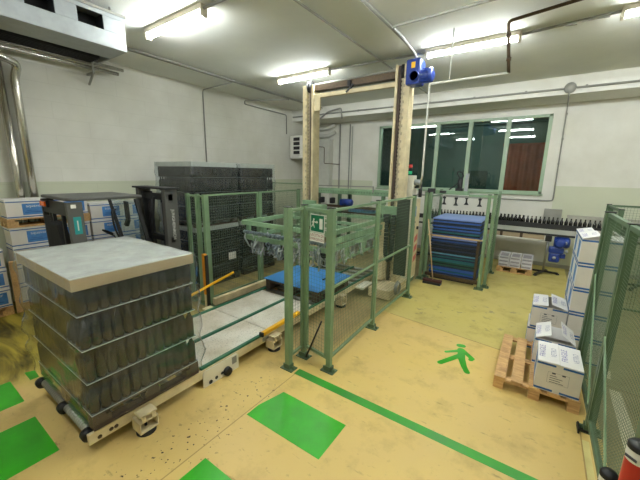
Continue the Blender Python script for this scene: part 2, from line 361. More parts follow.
# ================================================================== THE SETTING
XL, YB, ZC, XR, YF = -7.65, 10.3, 4.54, 4.6, -4.5
floor = struct('floor', MB().box(XL, XR, YF, YB, -.1, 0), 'resin_floor', 'worn yellow resin floor of the bottling hall', 'floor')
struct('ceiling', MB().box(XL, XR, YF, YB, ZC, ZC + .1), 'ceiling_paint', 'pale painted ceiling with pipes and tube lamps under it', 'ceiling')
struct('wall_left', MB().box(XL - .2, XL, YF, YB + .25, -.1, ZC + .1), 'left_wall_paint', 'white block wall with pale green lower band behind the forklift', 'wall')
struct('wall_right', MB().box(XR, XR + .2, YF, YB + .25, -.1, ZC + .1), 'plain_wall', 'plain white side wall out beyond the mesh fence', 'wall')
struct('wall_front', MB().box(XL, XR, YF - .2, YF, -.1, ZC + .1), 'plain_wall', 'plain white end wall facing the window wall', 'wall')
WX0, WX1, WZ0, WZ1 = -4.72, 0.0, 1.92, 3.93
wb = MB().box(XL, WX0, YB, YB + .25, -.1, ZC + .1).box(WX1, XR, YB, YB + .25, -.1, ZC + .1).box(WX0, WX1, YB, YB + .25, -.1, WZ0).box(WX0, WX1, YB, YB + .25, WZ1, ZC + .1)
struct('wall_back', wb, 'back_wall_paint', 'white end wall holding the long five pane window', 'wall')
struct('trim_1', MB().box(XL, XR, 9.26, YB, 4.16, ZC), 'plain_wall', 'white concrete beam crossing above the long window', 'beam')
bb = MB().box(XL, XR, YB - .015, YB, 0, .1); struct('baseboard_back', bb, 'trim_grey', 'grey skirting strip under the window wall', 'baseboard')

# window: frame, mullions, panes
win = thing('window_1', 'long green framed window of five panes in the end wall', 'window', (-2.36, YB, WZ0)); win['kind'] = 'structure'
fr = MB()
for a, b_, c, d in ((WX0, WX1, WZ0, WZ0 + .07), (WX0, WX1, WZ1 - .07, WZ1), (WX0, WX0 + .08, WZ0, WZ1), (WX1 - .08, WX1, WZ0, WZ1)): fr.box(a, b_, YB - .03, YB + .10, c, d)
fr.build('window_frame', 'window_frame', win, bevel=.006)
MULL = [-3.76, -2.81, -1.90, -.955]
for x in MULL: MB().box(x - .055, x + .055, YB - .04, YB + .08, WZ0, WZ1).build('mullion', 'window_frame', win, bevel=.006)
ed = [WX0 + .08] + MULL + [WX1 - .08]
for a, b_ in zip(ed, ed[1:]):
    MB().box(a, b_, YB + .03, YB + .036, WZ0 + .07, WZ1 - .07).build('pane', 'window_glass', win)
MB().box(WX0 - .03, WX1 + .03, YB - .06, YB, WZ0 - .04, WZ0).build('window_sill', 'window_frame', win, bevel=.008)
hd = MB().box(-.93, -.91, YB - .07, YB - .04, 2.85, 3.05); hd.build('window_handle', 'steel', win)
# the unlit hall seen through the panes
H0, H1, HY = -9.0, 5.0, 17.0
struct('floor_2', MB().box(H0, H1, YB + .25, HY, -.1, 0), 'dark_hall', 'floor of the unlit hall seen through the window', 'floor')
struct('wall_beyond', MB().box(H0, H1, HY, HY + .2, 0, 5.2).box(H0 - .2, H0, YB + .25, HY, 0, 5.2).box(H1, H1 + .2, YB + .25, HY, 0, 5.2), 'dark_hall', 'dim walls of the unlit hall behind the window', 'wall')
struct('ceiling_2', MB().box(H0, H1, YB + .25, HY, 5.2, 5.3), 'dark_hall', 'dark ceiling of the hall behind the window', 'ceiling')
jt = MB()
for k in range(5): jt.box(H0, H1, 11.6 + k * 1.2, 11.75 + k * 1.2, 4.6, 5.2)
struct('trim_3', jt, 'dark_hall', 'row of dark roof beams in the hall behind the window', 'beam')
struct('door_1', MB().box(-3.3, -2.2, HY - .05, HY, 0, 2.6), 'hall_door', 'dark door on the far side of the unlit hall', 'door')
hl = thing('hall_fill_lamp', 'added tube lamp brightening the dark hall behind the window', 'lamp', (-2.6, 13.2, 4.5)); MB().cyl((-3.4, 13.2, 4.5), (-1.9, 13.2, 4.5), .03, 12).build('tube', 'hall_fill_tube', hl); MB().box(-3.4, -1.9, 13.16, 13.24, 4.53, 4.6).build('housing', 'dark_hall', hl)  # added light source so the hall's door and curtain show
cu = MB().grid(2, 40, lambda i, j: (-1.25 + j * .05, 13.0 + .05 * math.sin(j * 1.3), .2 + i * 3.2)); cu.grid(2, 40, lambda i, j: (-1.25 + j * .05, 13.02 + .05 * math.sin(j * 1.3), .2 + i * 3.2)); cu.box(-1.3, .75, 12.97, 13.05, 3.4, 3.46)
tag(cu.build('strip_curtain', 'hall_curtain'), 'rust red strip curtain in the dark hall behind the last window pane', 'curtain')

# painted floor markings belong to the floor
def marking(poly, label, m='floor_green'):
    o = MB().prism(poly, Matrix.Translation((0, 0, .0005)), .0018).build('floor_marking', m, floor); o['label'] = label
for p, lb in (([(-4.70, .45), (-4.16, .45), (-4.16, .64), (-4.70, .64)], 'green painted block nearest the wall side'),
              ([(-3.80, .25), (-3.14, .25), (-3.14, .635), (-3.80, .635)], 'green painted block by the roller end'),
              ([(-2.14, 1.86), (-1.26, 1.86), (-1.26, 2.32), (-2.06, 2.33), (-2.14, 2.02)], 'green painted block beside the line'),
              ([(-2.05, .9), (-1.30, .9), (-1.30, 1.315), (-2.05, 1.315)], 'green painted block at the lower edge'),
              ([(-5.2, 1.02), (-4.6, .98), (-4.65, 1.12), (-5.1, 1.16)], 'worn green paint patch'), ([(-4.78, .78), (-4.55, .78), (-4.55, .86), (-4.74, .87)], 'small worn green paint patch')):
    marking(p, lb)
marking([(-2.18, 2.655), (1.3, 2.62), (1.3, 2.72), (-2.18, 2.765)], 'long green painted line', 'line_green')
marking([(.605, .4), (.655, .4), (.655, 3.45), (.605, 3.45)], 'pale yellow painted strip along the fence', 'strip_paint')
# running man pictogram
def capsule(p, q, r0, r1, n=7):
    p = Vector(p); q = Vector(q); d = (q - p).normalized(); a = math.atan2(d.y, d.x)
    return [(p.x + r0 * math.cos(a + PI / 2 + PI * i / n), p.y + r0 * math.sin(a + PI / 2 + PI * i / n)) for i in range(n + 1)] + [(q.x + r1 * math.cos(a - PI / 2 + PI * i / n), q.y + r1 * math.sin(a - PI / 2 + PI * i / n)) for i in range(n + 1)]
man = MB(); k = 0
for p, q, a, b_ in MAN: man.prism(capsule(p, q, a, b_), Matrix.Translation((0, 0, .0004 + .0001 * k)), .0016); k += 1
man.build('floor_marking', 'floor_green', floor)['label'] = 'green painted walking figure'
marking([(.90, 3.2), (1.03, 3.2), (1.03, 4.55), (.93, 4.55)], 'white painted bar behind the fence', 'floor_white')
marking([(.86, 4.8), (.98, 4.8), (1.0, 5.0), (.90, 5.0)], 'short white painted bar behind the fence', 'floor_white')

# ================================================================== CEILING SERVICES
def tube_lamp(x, y, label):
    r = thing('tube_lamp', label, 'lamp', (x + .72, y, ZC), 'tube lamps on the ceiling')
    MB().box(x, x + 1.44, y - .055, y + .055, ZC - .07, ZC - .0005).build('lamp_housing', 'lamp_body', r, bevel=.006)
    MB().cyl((x + .04, y, ZC - .105), (x + 1.40, y, ZC - .105), .032, 20).build('diffuser', 'tube_light', r)
    for a in (x, x + 1.40): MB().box(a, a + .04, y - .05, y + .05, ZC - .15, ZC - .06).build('end_cap', 'lamp_body', r, bevel=.01)
for x, y, lb in LAMPS: tube_lamp(x, y, lb)

def pipe(name, pts, r, m, label, cat, group=None, bend=.07, clips=()):
    mb = MB().tube(elbow(pts, bend), r, 8)
    for c, a in clips: mb.tube([Vector(c) - Vector(a) * .02, Vector(c) + Vector(a) * .02], r * 1.35, 8)
    return tag(mb.build(name, m), label, cat, group)
Zp = ZC - .05
CG = 'ceiling conduits'
for dx, lb in ((0, 'grey conduit nearest the block wall of the pair running along the ceiling'), (.07, 'grey conduit on the inner side of the pair running along the ceiling')):
    pipe('conduit', [(-6.42 + dx, 2.55, Zp), (-6.42 + dx, 9.24, Zp)], .017, 'conduit_grey', lb, 'conduit', CG)
pipe('conduit', [(-6.40, 5.50, Zp - .03), (-7.62, 5.56, Zp - .03), (-7.62, 5.56, 2.3)], .016, 'conduit_grey', 'thin conduit dropping straight down the block wall above the bottle stacks', 'conduit', CG)
pipe('conduit', [(-6.40, 7.6, Zp - .03), (-7.62, 7.0, Zp - .03), (-7.62, 7.0, 4.36), (-7.62, 8.9, 4.33), (-7.62, 8.9, 3.7)], .018, 'conduit_grey', 'bent conduit feeding the fan heater on the block wall', 'conduit', CG)
pipe('conduit', [(-2.84, 1.5, Zp), (-2.84, 9.2, Zp)], .016, 'conduit_grey', 'straight thin conduit crossing the ceiling over the gantry', 'conduit', CG)
pipe('conduit', [(-2.13, 2.4, Zp), (-2.13, 5.45, Zp), (-2.13, 5.90, 4.45), (-2.12, 6.02, 4.37)], .025, 'conduit_grey', 'thick conduit dropping to the blue gantry motor', 'conduit', CG)
pipe('conduit', [(-2.08, 5.3, Zp - .03), (-2.08, 4.78, Zp - .03), (.6, 4.70, Zp - .03)], .019, 'conduit_grey', 'conduit branching sideways from above the gantry motor', 'conduit', CG)
pipe('conduit', [(-3.95, 6.03, Zp), (-2.02, 6.14, Zp)], .017, 'conduit_grey', 'conduit linking the two lamps over the gantry', 'conduit', CG)
pipe('conduit', [(-.55, 6.14, Zp), (.55, 6.02, Zp)], .02, 'conduit_grey', 'short conduit joining the lamp over the fence to the next', 'conduit', CG)
pipe('conduit', [(-3.98, 3.0, Zp), (-2.0, 3.0, Zp)], .02, 'conduit_grey', 'conduit leaving the end of the lamp by the cooling unit', 'conduit', CG)
# cord of the right lamp
tag(MB().tube(smooth_path([(.1, 6.2, 4.5), (-.02, 6.0, 4.44), (.12, 5.9, 4.42), (.3, 6.05, 4.47), (.45, 6.15, 4.5)]), .008, 6).build('lamp_cord', 'conduit_grey'), 'looped grey cord hanging beside the lamp in the corner', 'cord')
# air line: hanger, pale horizontal, drop to the cabinet
pipe('air_pipe', [(.9, 5.2, 4.50), (-.68, 5.5, 4.47), (-.60, 5.5, 3.80)], .023, 'chain_steel', 'dark steel pipe bending down from the ceiling by a lamp', 'pipe', bend=.05, clips=(((-.66, 5.5, 4.3), (0, 0, 1)), ((-.62, 5.5, 3.98), (0, 0, 1))))
pipe('air_pipe', [(-.60, 5.5, 3.80), (-1.70, 5.5, 3.80), (-1.70, 5.5, 2.35), (-1.98, 6.3, 2.12)], .017, 'pipe_white', 'pale air pipe dropping to the cream cabinet', 'pipe', bend=.03)
pipe('hanger_rod', [(-1.40, 5.5, 3.80), (-1.40, 5.5, ZC)], .010, 'pipe_white', 'thin rod holding the pale air pipe to the ceiling', 'rod')
# conduits on the end wall
pipe('conduit', [(-7.6, 9.235, 4.30), (2.6, 9.235, 4.27)], .022, 'conduit_grey', 'long conduit along the face of the concrete beam', 'conduit', CG, clips=[((-5 + 1.1 * k, 9.235, 4.29), (1, 0, 0)) for k in range(6)])
jb = MB().lathe([(0, -.03), (.10, -.03), (.11, -.02), (.11, .03), (0, .03)], (.22, 9.23, 4.28), 20, 0, Matrix.Rotation(PI / 2, 3, 'X')); tag(jb.build('junction_box', 'conduit_grey'), 'round junction box on the conduit across the beam', 'junction box')
pipe('conduit', [(.22, 9.235, 4.2), (.22, 9.24, 4.12), (.25, 10.27, 4.10), (.27, 10.27, 1.76), (-.9, 10.27, 1.75), (-4.9, 10.27, 1.75)], .015, 'conduit_grey', 'conduit dropping beside the window and turning under its sill', 'conduit', CG, clips=[((.26, 10.27, z), (0, 0, 1)) for z in (3.9, 3.3, 2.7)])
pipe('conduit', [(-6.25, 10.26, 4.1), (-6.25, 10.26, .3)], .028, 'conduit_grey', 'upright pipe on the end wall nearest the fan heater', 'conduit', CG)
pipe('conduit', [(-5.84, 10.26, 4.08), (-5.84, 10.26, .3)], .02, 'conduit_grey', 'upright pipe on the end wall nearest the window', 'conduit', CG)
pipe('conduit', [(-5.74, 10.26, 4.0), (-5.74, 10.26, .3)], .012, 'conduit_grey', 'thin upright cable pipe close beside the window pipe', 'conduit', CG)
pipe('conduit', [(-6.9, 9.2, 4.15), (-6.4, 9.18, 4.15), (-6.1, 9.18, 4.34), (-5.6, 9.2, 4.42), (-5.55, 9.2, 4.1)], .024, 'conduit_grey', 'bent pipe hooking over the beam beside the gantry post', 'conduit', CG)
for z, lb in ((3.98, 'upper fat white pipe in the far corner'), (3.72, 'lower fat white pipe in the far corner')):
    pipe('white_pipe', [(-7.6, 10.20, z), (-6.75, 10.20, z), (-6.42, 10.20, z + .12)], .07, 'pipe_white', lb, 'pipe', 'fat white pipes')
tag(MB().box(-7.05, -6.55, 10.02, 10.28, .05, 3.6).build('duct_casing', 'pipe_white', bevel=.01), 'white boxed duct standing in the far corner', 'duct')

# cooling unit hung under the ceiling, top left
cu = thing('cooling_unit', 'long galvanised cooling unit hung under the ceiling', 'cooling unit', (-5.8, .5, 4.0))
x0, x1, y0, y1, z0, z1 = -5.96, -5.05, -1.6, 2.48, 4.0, 4.44
b = MB()   # face plate with two square openings
holes = [(1.92, 2.21), (1.41, 1.69), (.88, 1.16)]; hz0, hz1 = 4.20, 4.375
b.box(x1 - .02, x1, y0, y1, z0, hz0).box(x1 - .02, x1, y0, y1, hz1, z1); yy = y0
for a, c in sorted(holes): b.box(x1 - .02, x1, yy, a, hz0, hz1); yy = c
b.box(x1 - .02, x1, yy, y1, hz0, hz1)
b.box(x0, x1 - .02, y1 - .02, y1, z0, z1).box(x0, x1 - .02, y0, y0 + .02, z0, z1).box(x0, x1 - .02, y0, y1, z1 - .02, z1).box(-5.55, x1 - .02, y0, y1, z0, z0 + .02).box(x0, x0 + .02, y0, y1, z0, z1)
b.build('casing', 'galvanised', cu, bevel=.004)
for a, c in holes:
    q = MB().box(x1 - .30, x1 - .28, a - .05, c + .05, hz0 - .05, hz1 + .05).box(x1 - .28, x1 - .021, a - .04, a - .02, hz0 - .03, hz1 + .03).box(x1 - .28, x1 - .021, c + .02, c + .04, hz0 - .03, hz1 + .03); q.build('outlet', 'black', cu)
g = MB().box(x0 + .02, -5.56, y0 + .02, y1 - .12, z0 + .03, z0 + .06)
for k in range(6): g.box(x0 + .02 + k * .06, x0 + .03 + k * .06, y0 + .02, y1 - .12, z0 - .02, z0 + .03)
g.build('intake_grille', 'black', cu)
g = MB()
for yq in (.4, 1.4, 2.35): g.cyl((-5.15, yq, z1 - .01), (-5.15, yq, ZC - .002), .012, 8).cyl((-5.85, yq, z1 - .01), (-5.85, yq, ZC - .002), .012, 8)
g.build('hanger', 'steel', cu); MB().box(x1 - .01, x1 + .015, y0, y1 + .015, z1 - .015, z1 + .015).build('top_flange', 'conduit_grey', cu)
# lagged pipes on the block wall
for z, r, lb in ((4.385, .035, 'upper shiny pipe under the cooling unit'), (4.29, .035, 'lower shiny pipe under the cooling unit')):
    pipe('lagged_pipe', [(-7.42, -1.0, z), (-7.42, 3.52 if z > 4.3 else 3.42, z)], r, 'chrome', lb, 'pipe', 'shiny refrigerant pipes')
mb = MB().bar((-7.645, 2.95, 4.2), (-7.36, 2.95, 4.2), .04).bar((-7.63, 2.95, 4.02), (-7.36, 2.95, 4.21), .03).bar((-7.38, 2.95, 4.2), (-7.38, 2.95, 4.5), .03); tag(mb.build('pipe_bracket', 'conduit_grey'), 'steel bracket carrying the shiny pipes on the block wall', 'bracket')
pipe('lagged_pipe', [(-6.9, 1.0, 4.18), (-7.44, 1.86, 4.08), (-7.5, 1.80, 3.86), (-7.5, 1.80, .3)], .062, 'chrome', 'shiny upright pipe bending out at its top on the block wall', 'pipe', 'shiny refrigerant pipes', bend=.12)
pipe('lagged_pipe', [(-7.5, 1.62, 4.25), (-7.5, 1.62, .3)], .055, 'chrome', 'shiny upright pipe running straight up beside the bent one', 'pipe', 'shiny refrigerant pipes')

# fan heater on the block wall behind the gantry
fh = thing('fan_heater', 'white fan heater with black louvres behind the gantry post', 'fan heater', (-7.2, 9.4, 2.8))
MB().box(-7.60, -7.05, 9.03, 9.70, 2.86, 3.66).build('casing', 'white_plastic', fh, bevel=.06)
lv = MB()
for k in range(4): lv.box(-7.40, -7.14, 9.01, 9.06, 3.02 + k * .15, 3.13 + k * .15)
lv.build('louvre', 'black', fh)
MB().box(-7.05, -6.85, 9.15, 9.60, 2.56, 3.6).build('fan_box', 'dark_plastic', fh, bevel=.05); MB().lathe([(0, -.1), (.12, -.1), (.12, .1), (0, .1)], (-6.95, 9.38, 2.48), 16).build('motor', 'black', fh)
MB().box(-7.65, -7.6, 9.2, 9.5, 2.9, 3.6).build('mounting', 'steel', fh)
pipe('gas_pipe', [(-6.83, 9.5, 3.3), (-6.55, 9.7, 3.28), (-6.55, 9.7, 2.72), (-6.2, 10.2, 2.70)], .014, 'chain_steel', 'thin dark pipe stepping down beside the fan heater', 'pipe', bend=.05)

# ================================================================== SAFETY FENCES
def post(p, h, parent, m='fence_green', w=.06, foot=True, d=None):
    x, y = p; d = d or w
    o = MB().box(x - w / 2, x + w / 2, y - d / 2, y + d / 2, .012 if foot else .0, h).build('post', m, parent, bevel=.005)
    MB().box(x - w / 2 - .002, x + w / 2 + .002, y - d / 2 - .002, y + d / 2 + .002, h, h + .01).build('post_cap', 'black', o)
    if foot:
        f = MB().box(x - .09, x + .09, y - .06, y + .06, 0, .012); f.box(x - .045, x + .045, y - .04, y + .04, .012, .07)
        for s in (-.07, .07): f.lathe([(0, .03), (.016, .03), (.016, .0)], (x + s, y, .012), 6)
        f.build('base_plate', 'dark_fence_green', o)
    return o
def panel(p, q, z0, z1, parent, pitch=.045, m='fence_green', fw=.03, mid=None, r=.0017, hpitch=None):
    p = Vector((*p, 0)); q = Vector((*q, 0)); L = (q - p).length; u = (q - p) / L; up = Vector((0, 0, 1))
    f = MB(); a = p + u * fw / 2; b_ = q - u * fw / 2
    for z in (z0 + fw / 2, z1 - fw / 2): f.bar(p + up * z, q + up * z, fw, fw)
    for e in (a, b_): f.bar(e + up * (z0 + fw), e + up * (z1 - fw), fw, fw)
    if mid: f.bar(a + up * mid, b_ + up * mid, .022, .03)
    o = f.build('panel_frame', m, parent)
    g = MB(); n = int(L / pitch)
    for i in range(1, n): g.wire(p + u * (L * i / n) + up * z0, p + u * (L * i / n) + up * z1, r)
    hp = hpitch or pitch; n = int((z1 - z0) / hp)
    for i in range(1, n): g.wire(p + up * (z0 + (z1 - z0) * i / n), q + up * (z0 + (z1 - z0) * i / n), r)
    g.build('wire_mesh', 'fence_wire', o)
    return o
FR = thing('safety_fence', 'green mesh safety fence with the exit sign, at the front of the gantry', 'fence', (-1.92, 4.2, 0))
for p in ((-2.30, 2.70), (-2.31, 3.02), (-1.87, 2.95), (-1.92, 4.28), (-1.92, 5.87)): post(p, 2.0, FR, w=.07 if p[1] == 2.70 else .06)
panel((-2.30, 2.74), (-2.31, 2.99), .15, 1.98, FR); panel((-2.28, 3.02), (-1.90, 2.95), .15, 1.98, FR, fw=.035)
panel((-1.875, 2.99), (-1.92, 4.25), .15, 1.99, FR, mid=1.06, hpitch=.05); panel((-1.92, 4.31), (-1.92, 5.84), .15, 1.99, FR, mid=1.06, hpitch=.05)
MB().cyl((-2.24, 2.975, .04), (-1.99, 2.95, .62), .011, 8).build('gas_strut', 'dark_plastic', FR)
# exit sign on the narrow panel
u = Vector((.38, -.07, 0)).normalized(); nrm = Vector((u.y, -u.x, 0)); o0 = Vector((-2.055, 2.932, 1.81)); up = Vector((0, 0, 1))
sg = thing('exit_sign', 'green emergency exit sign with white text plate on the mesh fence', 'sign', o0 - up * .2)
P = frame(o0, u, up); b = MB(); b.prism([(-.115, -.10), (.115, -.10), (.115, .11), (-.115, .11)], P, .004)
b.prism([(-.105, -.09), (.105, -.09), (.105, .10), (-.105, .10)], P @ Matrix.Translation((0, 0, .004)), .0008, 1)
F2 = P @ Matrix.Translation((0, 0, .0049))
b.prism([(.035, -.055), (.085, -.055), (.085, .065), (.035, .065)], F2, .0006, 0)
b.prism([(-.01, .0), (.012, .02), (-.01, .04), (-.01, .028), (-.03, .028), (-.03, .012), (-.01, .012)], F2, .0006, 0)
for k, (p, q, r0, r1) in enumerate((((-.058, .048), (-.057, .05), .012, .012), ((-.062, .03), (-.068, -.01), .012, .010), ((-.06, .028), (-.036, .016), .006, .005), ((-.064, .028), (-.088, .012), .006, .005), ((-.066, -.008), (-.046, -.045), .008, .006), ((-.07, -.008), (-.094, -.04), .008, .006))):
    b.prism(capsule(p, q, r0, r1, 5), F2, .0006 + .00005 * k, 0)
b.build('pictogram_plate', ['white_plastic', 'sign_green'], sg)
b = MB().prism([(-.118, -.21), (.118, -.21), (.118, -.105), (-.118, -.105)], P @ Matrix.Translation((-.005, 0, .002)), .003)
F3 = P @ Matrix.Translation((-.005, -.135, .0056)); b.text('USCITA DI', .047, F3, 1); b.text('EMERGENZA', .040, F3 @ Matrix.Translation((0, -.046, 0)), 1)
b.build('text_plate', ['white_plastic', 'red_ink'], sg)

FL = thing('safety_fence', 'green mesh safety fence between the conveyor and the dark bottle stacks', 'fence', (-4.66, 4.6, 0))
for p in ((-5.13, 3.30), (-4.84, 3.30), (-4.62, 3.28), (-4.63, 4.55), (-4.66, 5.86)): post(p, 2.0, FL)
panel((-5.10, 3.30), (-4.87, 3.30), .15, 1.98, FL); panel((-4.81, 3.30), (-4.65, 3.28), .15, 1.98, FL)
panel((-4.62, 3.32), (-4.63, 4.51), .15, 2.0, FL, hpitch=.05); panel((-4.63, 4.59), (-4.66, 5.82), .15, 2.0, FL, hpitch=.05)
FB = thing('safety_fence', 'green mesh fence behind the gantry, past the dark bottle stacks', 'fence', (-5.6, 6.9, 0))
for p in ((-6.6, 6.9), (-5.2, 6.9)): post(p, 2.1, FB)
panel((-6.57, 6.9), (-5.23, 6.9), .15, 2.1, FB)

RF = thing('safety_fence', 'long green mesh fence beside the carton stack and bollards', 'fence', (.68, 3, 0))
RX = .655
for y, w_ in ((4.69, .085), (3.62, .07), (2.3, .07), (.9, .07)): post((RX + (.0 if y > 4 else .012), y), 2.0, RF, 'dark_fence_green', w=w_)
for a, c in ((3.66, 4.65), (2.34, 3.58), (.94, 2.26)): panel((RX + .005, a), (RX, c), .12, 2.0, RF, .028, 'dark_fence_green', fw=.04)
MB().bar((RX - .03, 4.62, 1.30), (RX - .025, 3.66, .25), .012, .03).build('brace', 'machine_green', RF); MB().bar((RX - .03, 3.55, 1.0), (RX - .03, 2.5, .2), .012, .03).build('brace', 'machine_green', RF)
b = MB().box(.575, .59, 3.52, 3.64, 0, .05).box(.575, .66, 3.56, 3.60, 0, .02); b.build('floor_latch', 'black', RF)
FF = thing('safety_fence', 'far green mesh fence corner rising behind the tall carton stack', 'fence', (1.4, 7.2, 0))
for p in ((.97, 7.2), (2.5, 7.2), (.97, 6.15)): post(p, 1.93, FF, 'dark_fence_green')
panel((1.0, 7.2), (2.47, 7.2), .15, 1.93, FF, .04, 'dark_fence_green'); panel((.97, 6.18), (.97, 7.17), .15, 1.93, FF, .04, 'dark_fence_green')

def bollard(x, y, h, label, s=1.0):
    r = thing('bollard', label, 'bollard', (x, y, 0), 'red and white bollards')
    MB().lathe([(0, .0), (.075 * s, 0), (.075 * s, .025), (.06 * s, .05), (.05 * s, .06)], (x, y, 0), 24).build('foot', 'black', r)
    t = MB(); z = .05; R_ = .048 * s; k = 0
    ends = [h - .075 - .2 * i for i in range(4)][::-1]; prev = .05
    for i, e in enumerate(ends + [h]):
        e = max(e, prev + .001); t.lathe([(R_, prev), (R_, e)], (x, y, 0), 28, 0 if (len(ends) - i) % 2 == 0 else 1); prev = e
    t.build('tube', ['white_plastic', 'red'], r)
    MB().lathe([(R_ * 1.04, h - .01), (R_ * 1.04, h + .012), (R_ * .8, h + .026), (0, h + .03)], (x, y, 0), 28).build('cap', 'black', r)
    tg = MB().obox((x - .036 * s, y - .036 * s, h - .05), (.05 * s, .004, .014), Matrix.Rotation(-PI / 4, 3, 'Z')); tg.build('label_tag', 'ink', r)
bollard(.582, 2.045, 1.045, 'taller red and white bollard with black cap beside the mesh fence', 1.04)
bollard(.535, 2.215, .69, 'shorter white bollard, only its black cap showing by the fence', .85)

# ================================================================== CONVEYOR LINE
CV = thing('pallet_conveyor', 'cream pallet conveyor with green chain guides running in from the front', 'conveyor', (-3.46, 3.2, 0))
x0, x1, ya, yb = -4.10, -2.85, .76, 6.6
for x in (x0, x1): MB().box(x - .02, x + .02, ya, yb, .165, .265).build('side_beam', 'cream', CV, bevel=.004)
MB().box(-4.58, -4.50, 3.3, 5.7, .10, .22).build('outer_rail', 'cream', CV, bevel=.004); MB().box(-4.33, -4.25, 2.2, 6.4, .05, .16).build('inner_rail', 'cream', CV, bevel=.004)
for a, c in ((-4.06, -3.46), (-3.40, -2.89)):
    for y0, y1 in ((1.88, 2.95), (2.96, 4.02)): MB().box(a, c, y0, y1, .25, .27).build('deck_plate', 'deck_plate', CV)
for x in (-4.085, -3.43, -2.862): MB().box(x - .022, x + .022, 1.85, yb - .2, .262, .292).build('chain_guide', 'guide_green', CV, bevel=.004)
for k in range(10): MB().cyl((x0 + .03, 4.15 + k * .25, .245), (x1 - .03, 4.15 + k * .25, .245), .035, 12).build('roller', 'steel', CV)
for k in range(6): MB().cyl((x0 + .03, .80 + k * .18, .235), (x1 - .03, .80 + k * .18, .235), .035, 12).build('roller', 'steel', CV)
sp = MB()
for x in [x0 + .06 + .035 * i for i in range(34)]: sp.tube([(x, .80, .235), (x + .014, .80, .235)], .0375, 12)
sp.build('roller_spring', 'conduit_grey', CV)
for x in (-4.05, -3.43, -2.89): MB().lathe([(0, -.03), (.05, -.03), (.05, .03), (0, .03)], (x, .775, .235), 16, 0, Matrix.Rotation(PI / 2, 3, 'Y')).build('sprocket', 'black', CV)
for y in (1.18, 2.92, 4.7, 6.2):
    for x, s in ((x1 + .10, 1), (x0 - .10, -1)):
        f = MB().box(x - .075, x + .075, y - .085, y + .085, .155, .165).box(x - .075, x + .075, y - .085, y - .075, .06, .16).box(x - .075, x + .075, y + .075, y + .085, .06, .16).box(x - .075, x + .075, y - .085, y + .085, .045, .06)
        f.box(x - .075, x - .065, y - .085, y + .085, .05, .16); f.box(x + .072, x + .082, y - .06, y - .03, .165, .235).box(x + .072, x + .082, y + .03, y + .06, .165, .235).box(x - .03, x + .082, y - .075, y + .075, .225, .24)
        o = f.build('foot_bracket', 'cream', CV); MB().lathe([(0, .045), (.075, .045), (.085, .03), (.085, 0)], (x, y, 0), 20).cyl((x, y, .04), (x, y, .15), .014, 8).build('rubber_foot', 'rubber', o)
rc = lambda w_, h_, r_: [(sx * (w_ / 2 - r_) + r_ * math.cos(t + k * PI / 8), sy * (h_ / 2 - r_) + r_ * math.sin(t + k * PI / 8)) for sx, sy, t in ((1, 1, 0), (-1, 1, PI / 2), (-1, -1, PI), (1, -1, 1.5 * PI)) for k in range(5)]
dp = MB().prism(rc(.50, .23, .04), frame((x1 + .022, 2.10, .135), (0, 1, 0), (0, 0, 1)), .012); o = dp.build('drive_plate', 'cream_white', CV)
h = MB()
for y, r in ((1.94, .024), (2.02, .02), (2.10, .018)): h.lathe([(0, 0), (r, 0), (r, .004)], (x1 + .0345, y, .085 + (y - 1.94) * .15), 14, 0, Matrix.Rotation(PI / 2, 3, 'Y'))
h.build('slot', 'dark_plastic', o); MB().lathe([(0, .04), (.05, .04), (.055, 0)], (x1 + .034, 2.17, .10), 18, 0, Matrix.Rotation(PI / 2, 3, 'Y')).build('bearing', 'black', o)
MB().box(x1 + .034, x1 + .036, 2.25, 2.32, .14, .23).build('rating_plate', 'conduit_grey', o); MB().box(x1 + .0205, x1 + .0225, 2.78, 2.9, .185, .24).build('rating_plate', 'conduit_grey', CV)
for y in (.84, .93, .97): MB().lathe([(0, .003), (.018, .003), (.018, 0)], (x1 + .021, y, .20 + .01 * (y > .9)), 10, 0, Matrix.Rotation(PI / 2, 3, 'Y')).build('bolt', 'chain_steel', CV)

for ch in CV.children:   # the whole line sits low: drop the frame, shorten the brackets
    if ch.name.startswith('foot_bracket'):
        for v in ch.data.vertices: v.co.z = .045 + (v.co.z - .045) * .93
    else: ch.location.z -= .05
def arm(name, p, q, wd, m, label): return tag(MB().bar(p, q, wd, wd * .8).build(name, m, bevel=.004), label, 'guide')
g1 = thing('pallet_guide', 'yellow guide rail with black end on the conveyor edge by the fence post', 'guide', (-2.77, 3.1, .242))
MB().bar((-2.79, 2.74, .285), (-2.82, 3.55, .285), .055, .05).build('rail', 'yellow', g1, bevel=.006); MB().bar((-2.788, 2.715, .285), (-2.79, 2.74, .285), .06, .055).build('end_cap', 'black', g1)
MB().box(-2.86, -2.80, 2.9, 2.94, .242, .262).box(-2.86, -2.80, 3.3, 3.34, .242, .262).build('clip', 'dark_plastic', g1)
g2 = thing('sensor_post', 'orange and yellow muting post with crossing yellow bar by the mesh fence', 'sensor post', (-4.42, 3.08, 0))
MB().box(-4.46, -4.40, 3.05, 3.11, .35, 1.05).build('upper_post', 'orange_paint', g2, bevel=.004); MB().box(-4.455, -4.405, 3.055, 3.105, .0, .35).build('lower_post', 'cream', g2); MB().box(-4.395, -4.365, 3.055, 3.105, .0, 1.03).build('sensor_strip', 'black', g2)
MB().bar((-4.345, 2.25, .36), (-4.345, 3.6, .62), .03, .035).build('cross_bar', 'yellow', g2, bevel=.003); MB().box(-4.5, -4.33, 3.02, 3.14, 0, .015).build('foot', 'black', g2)

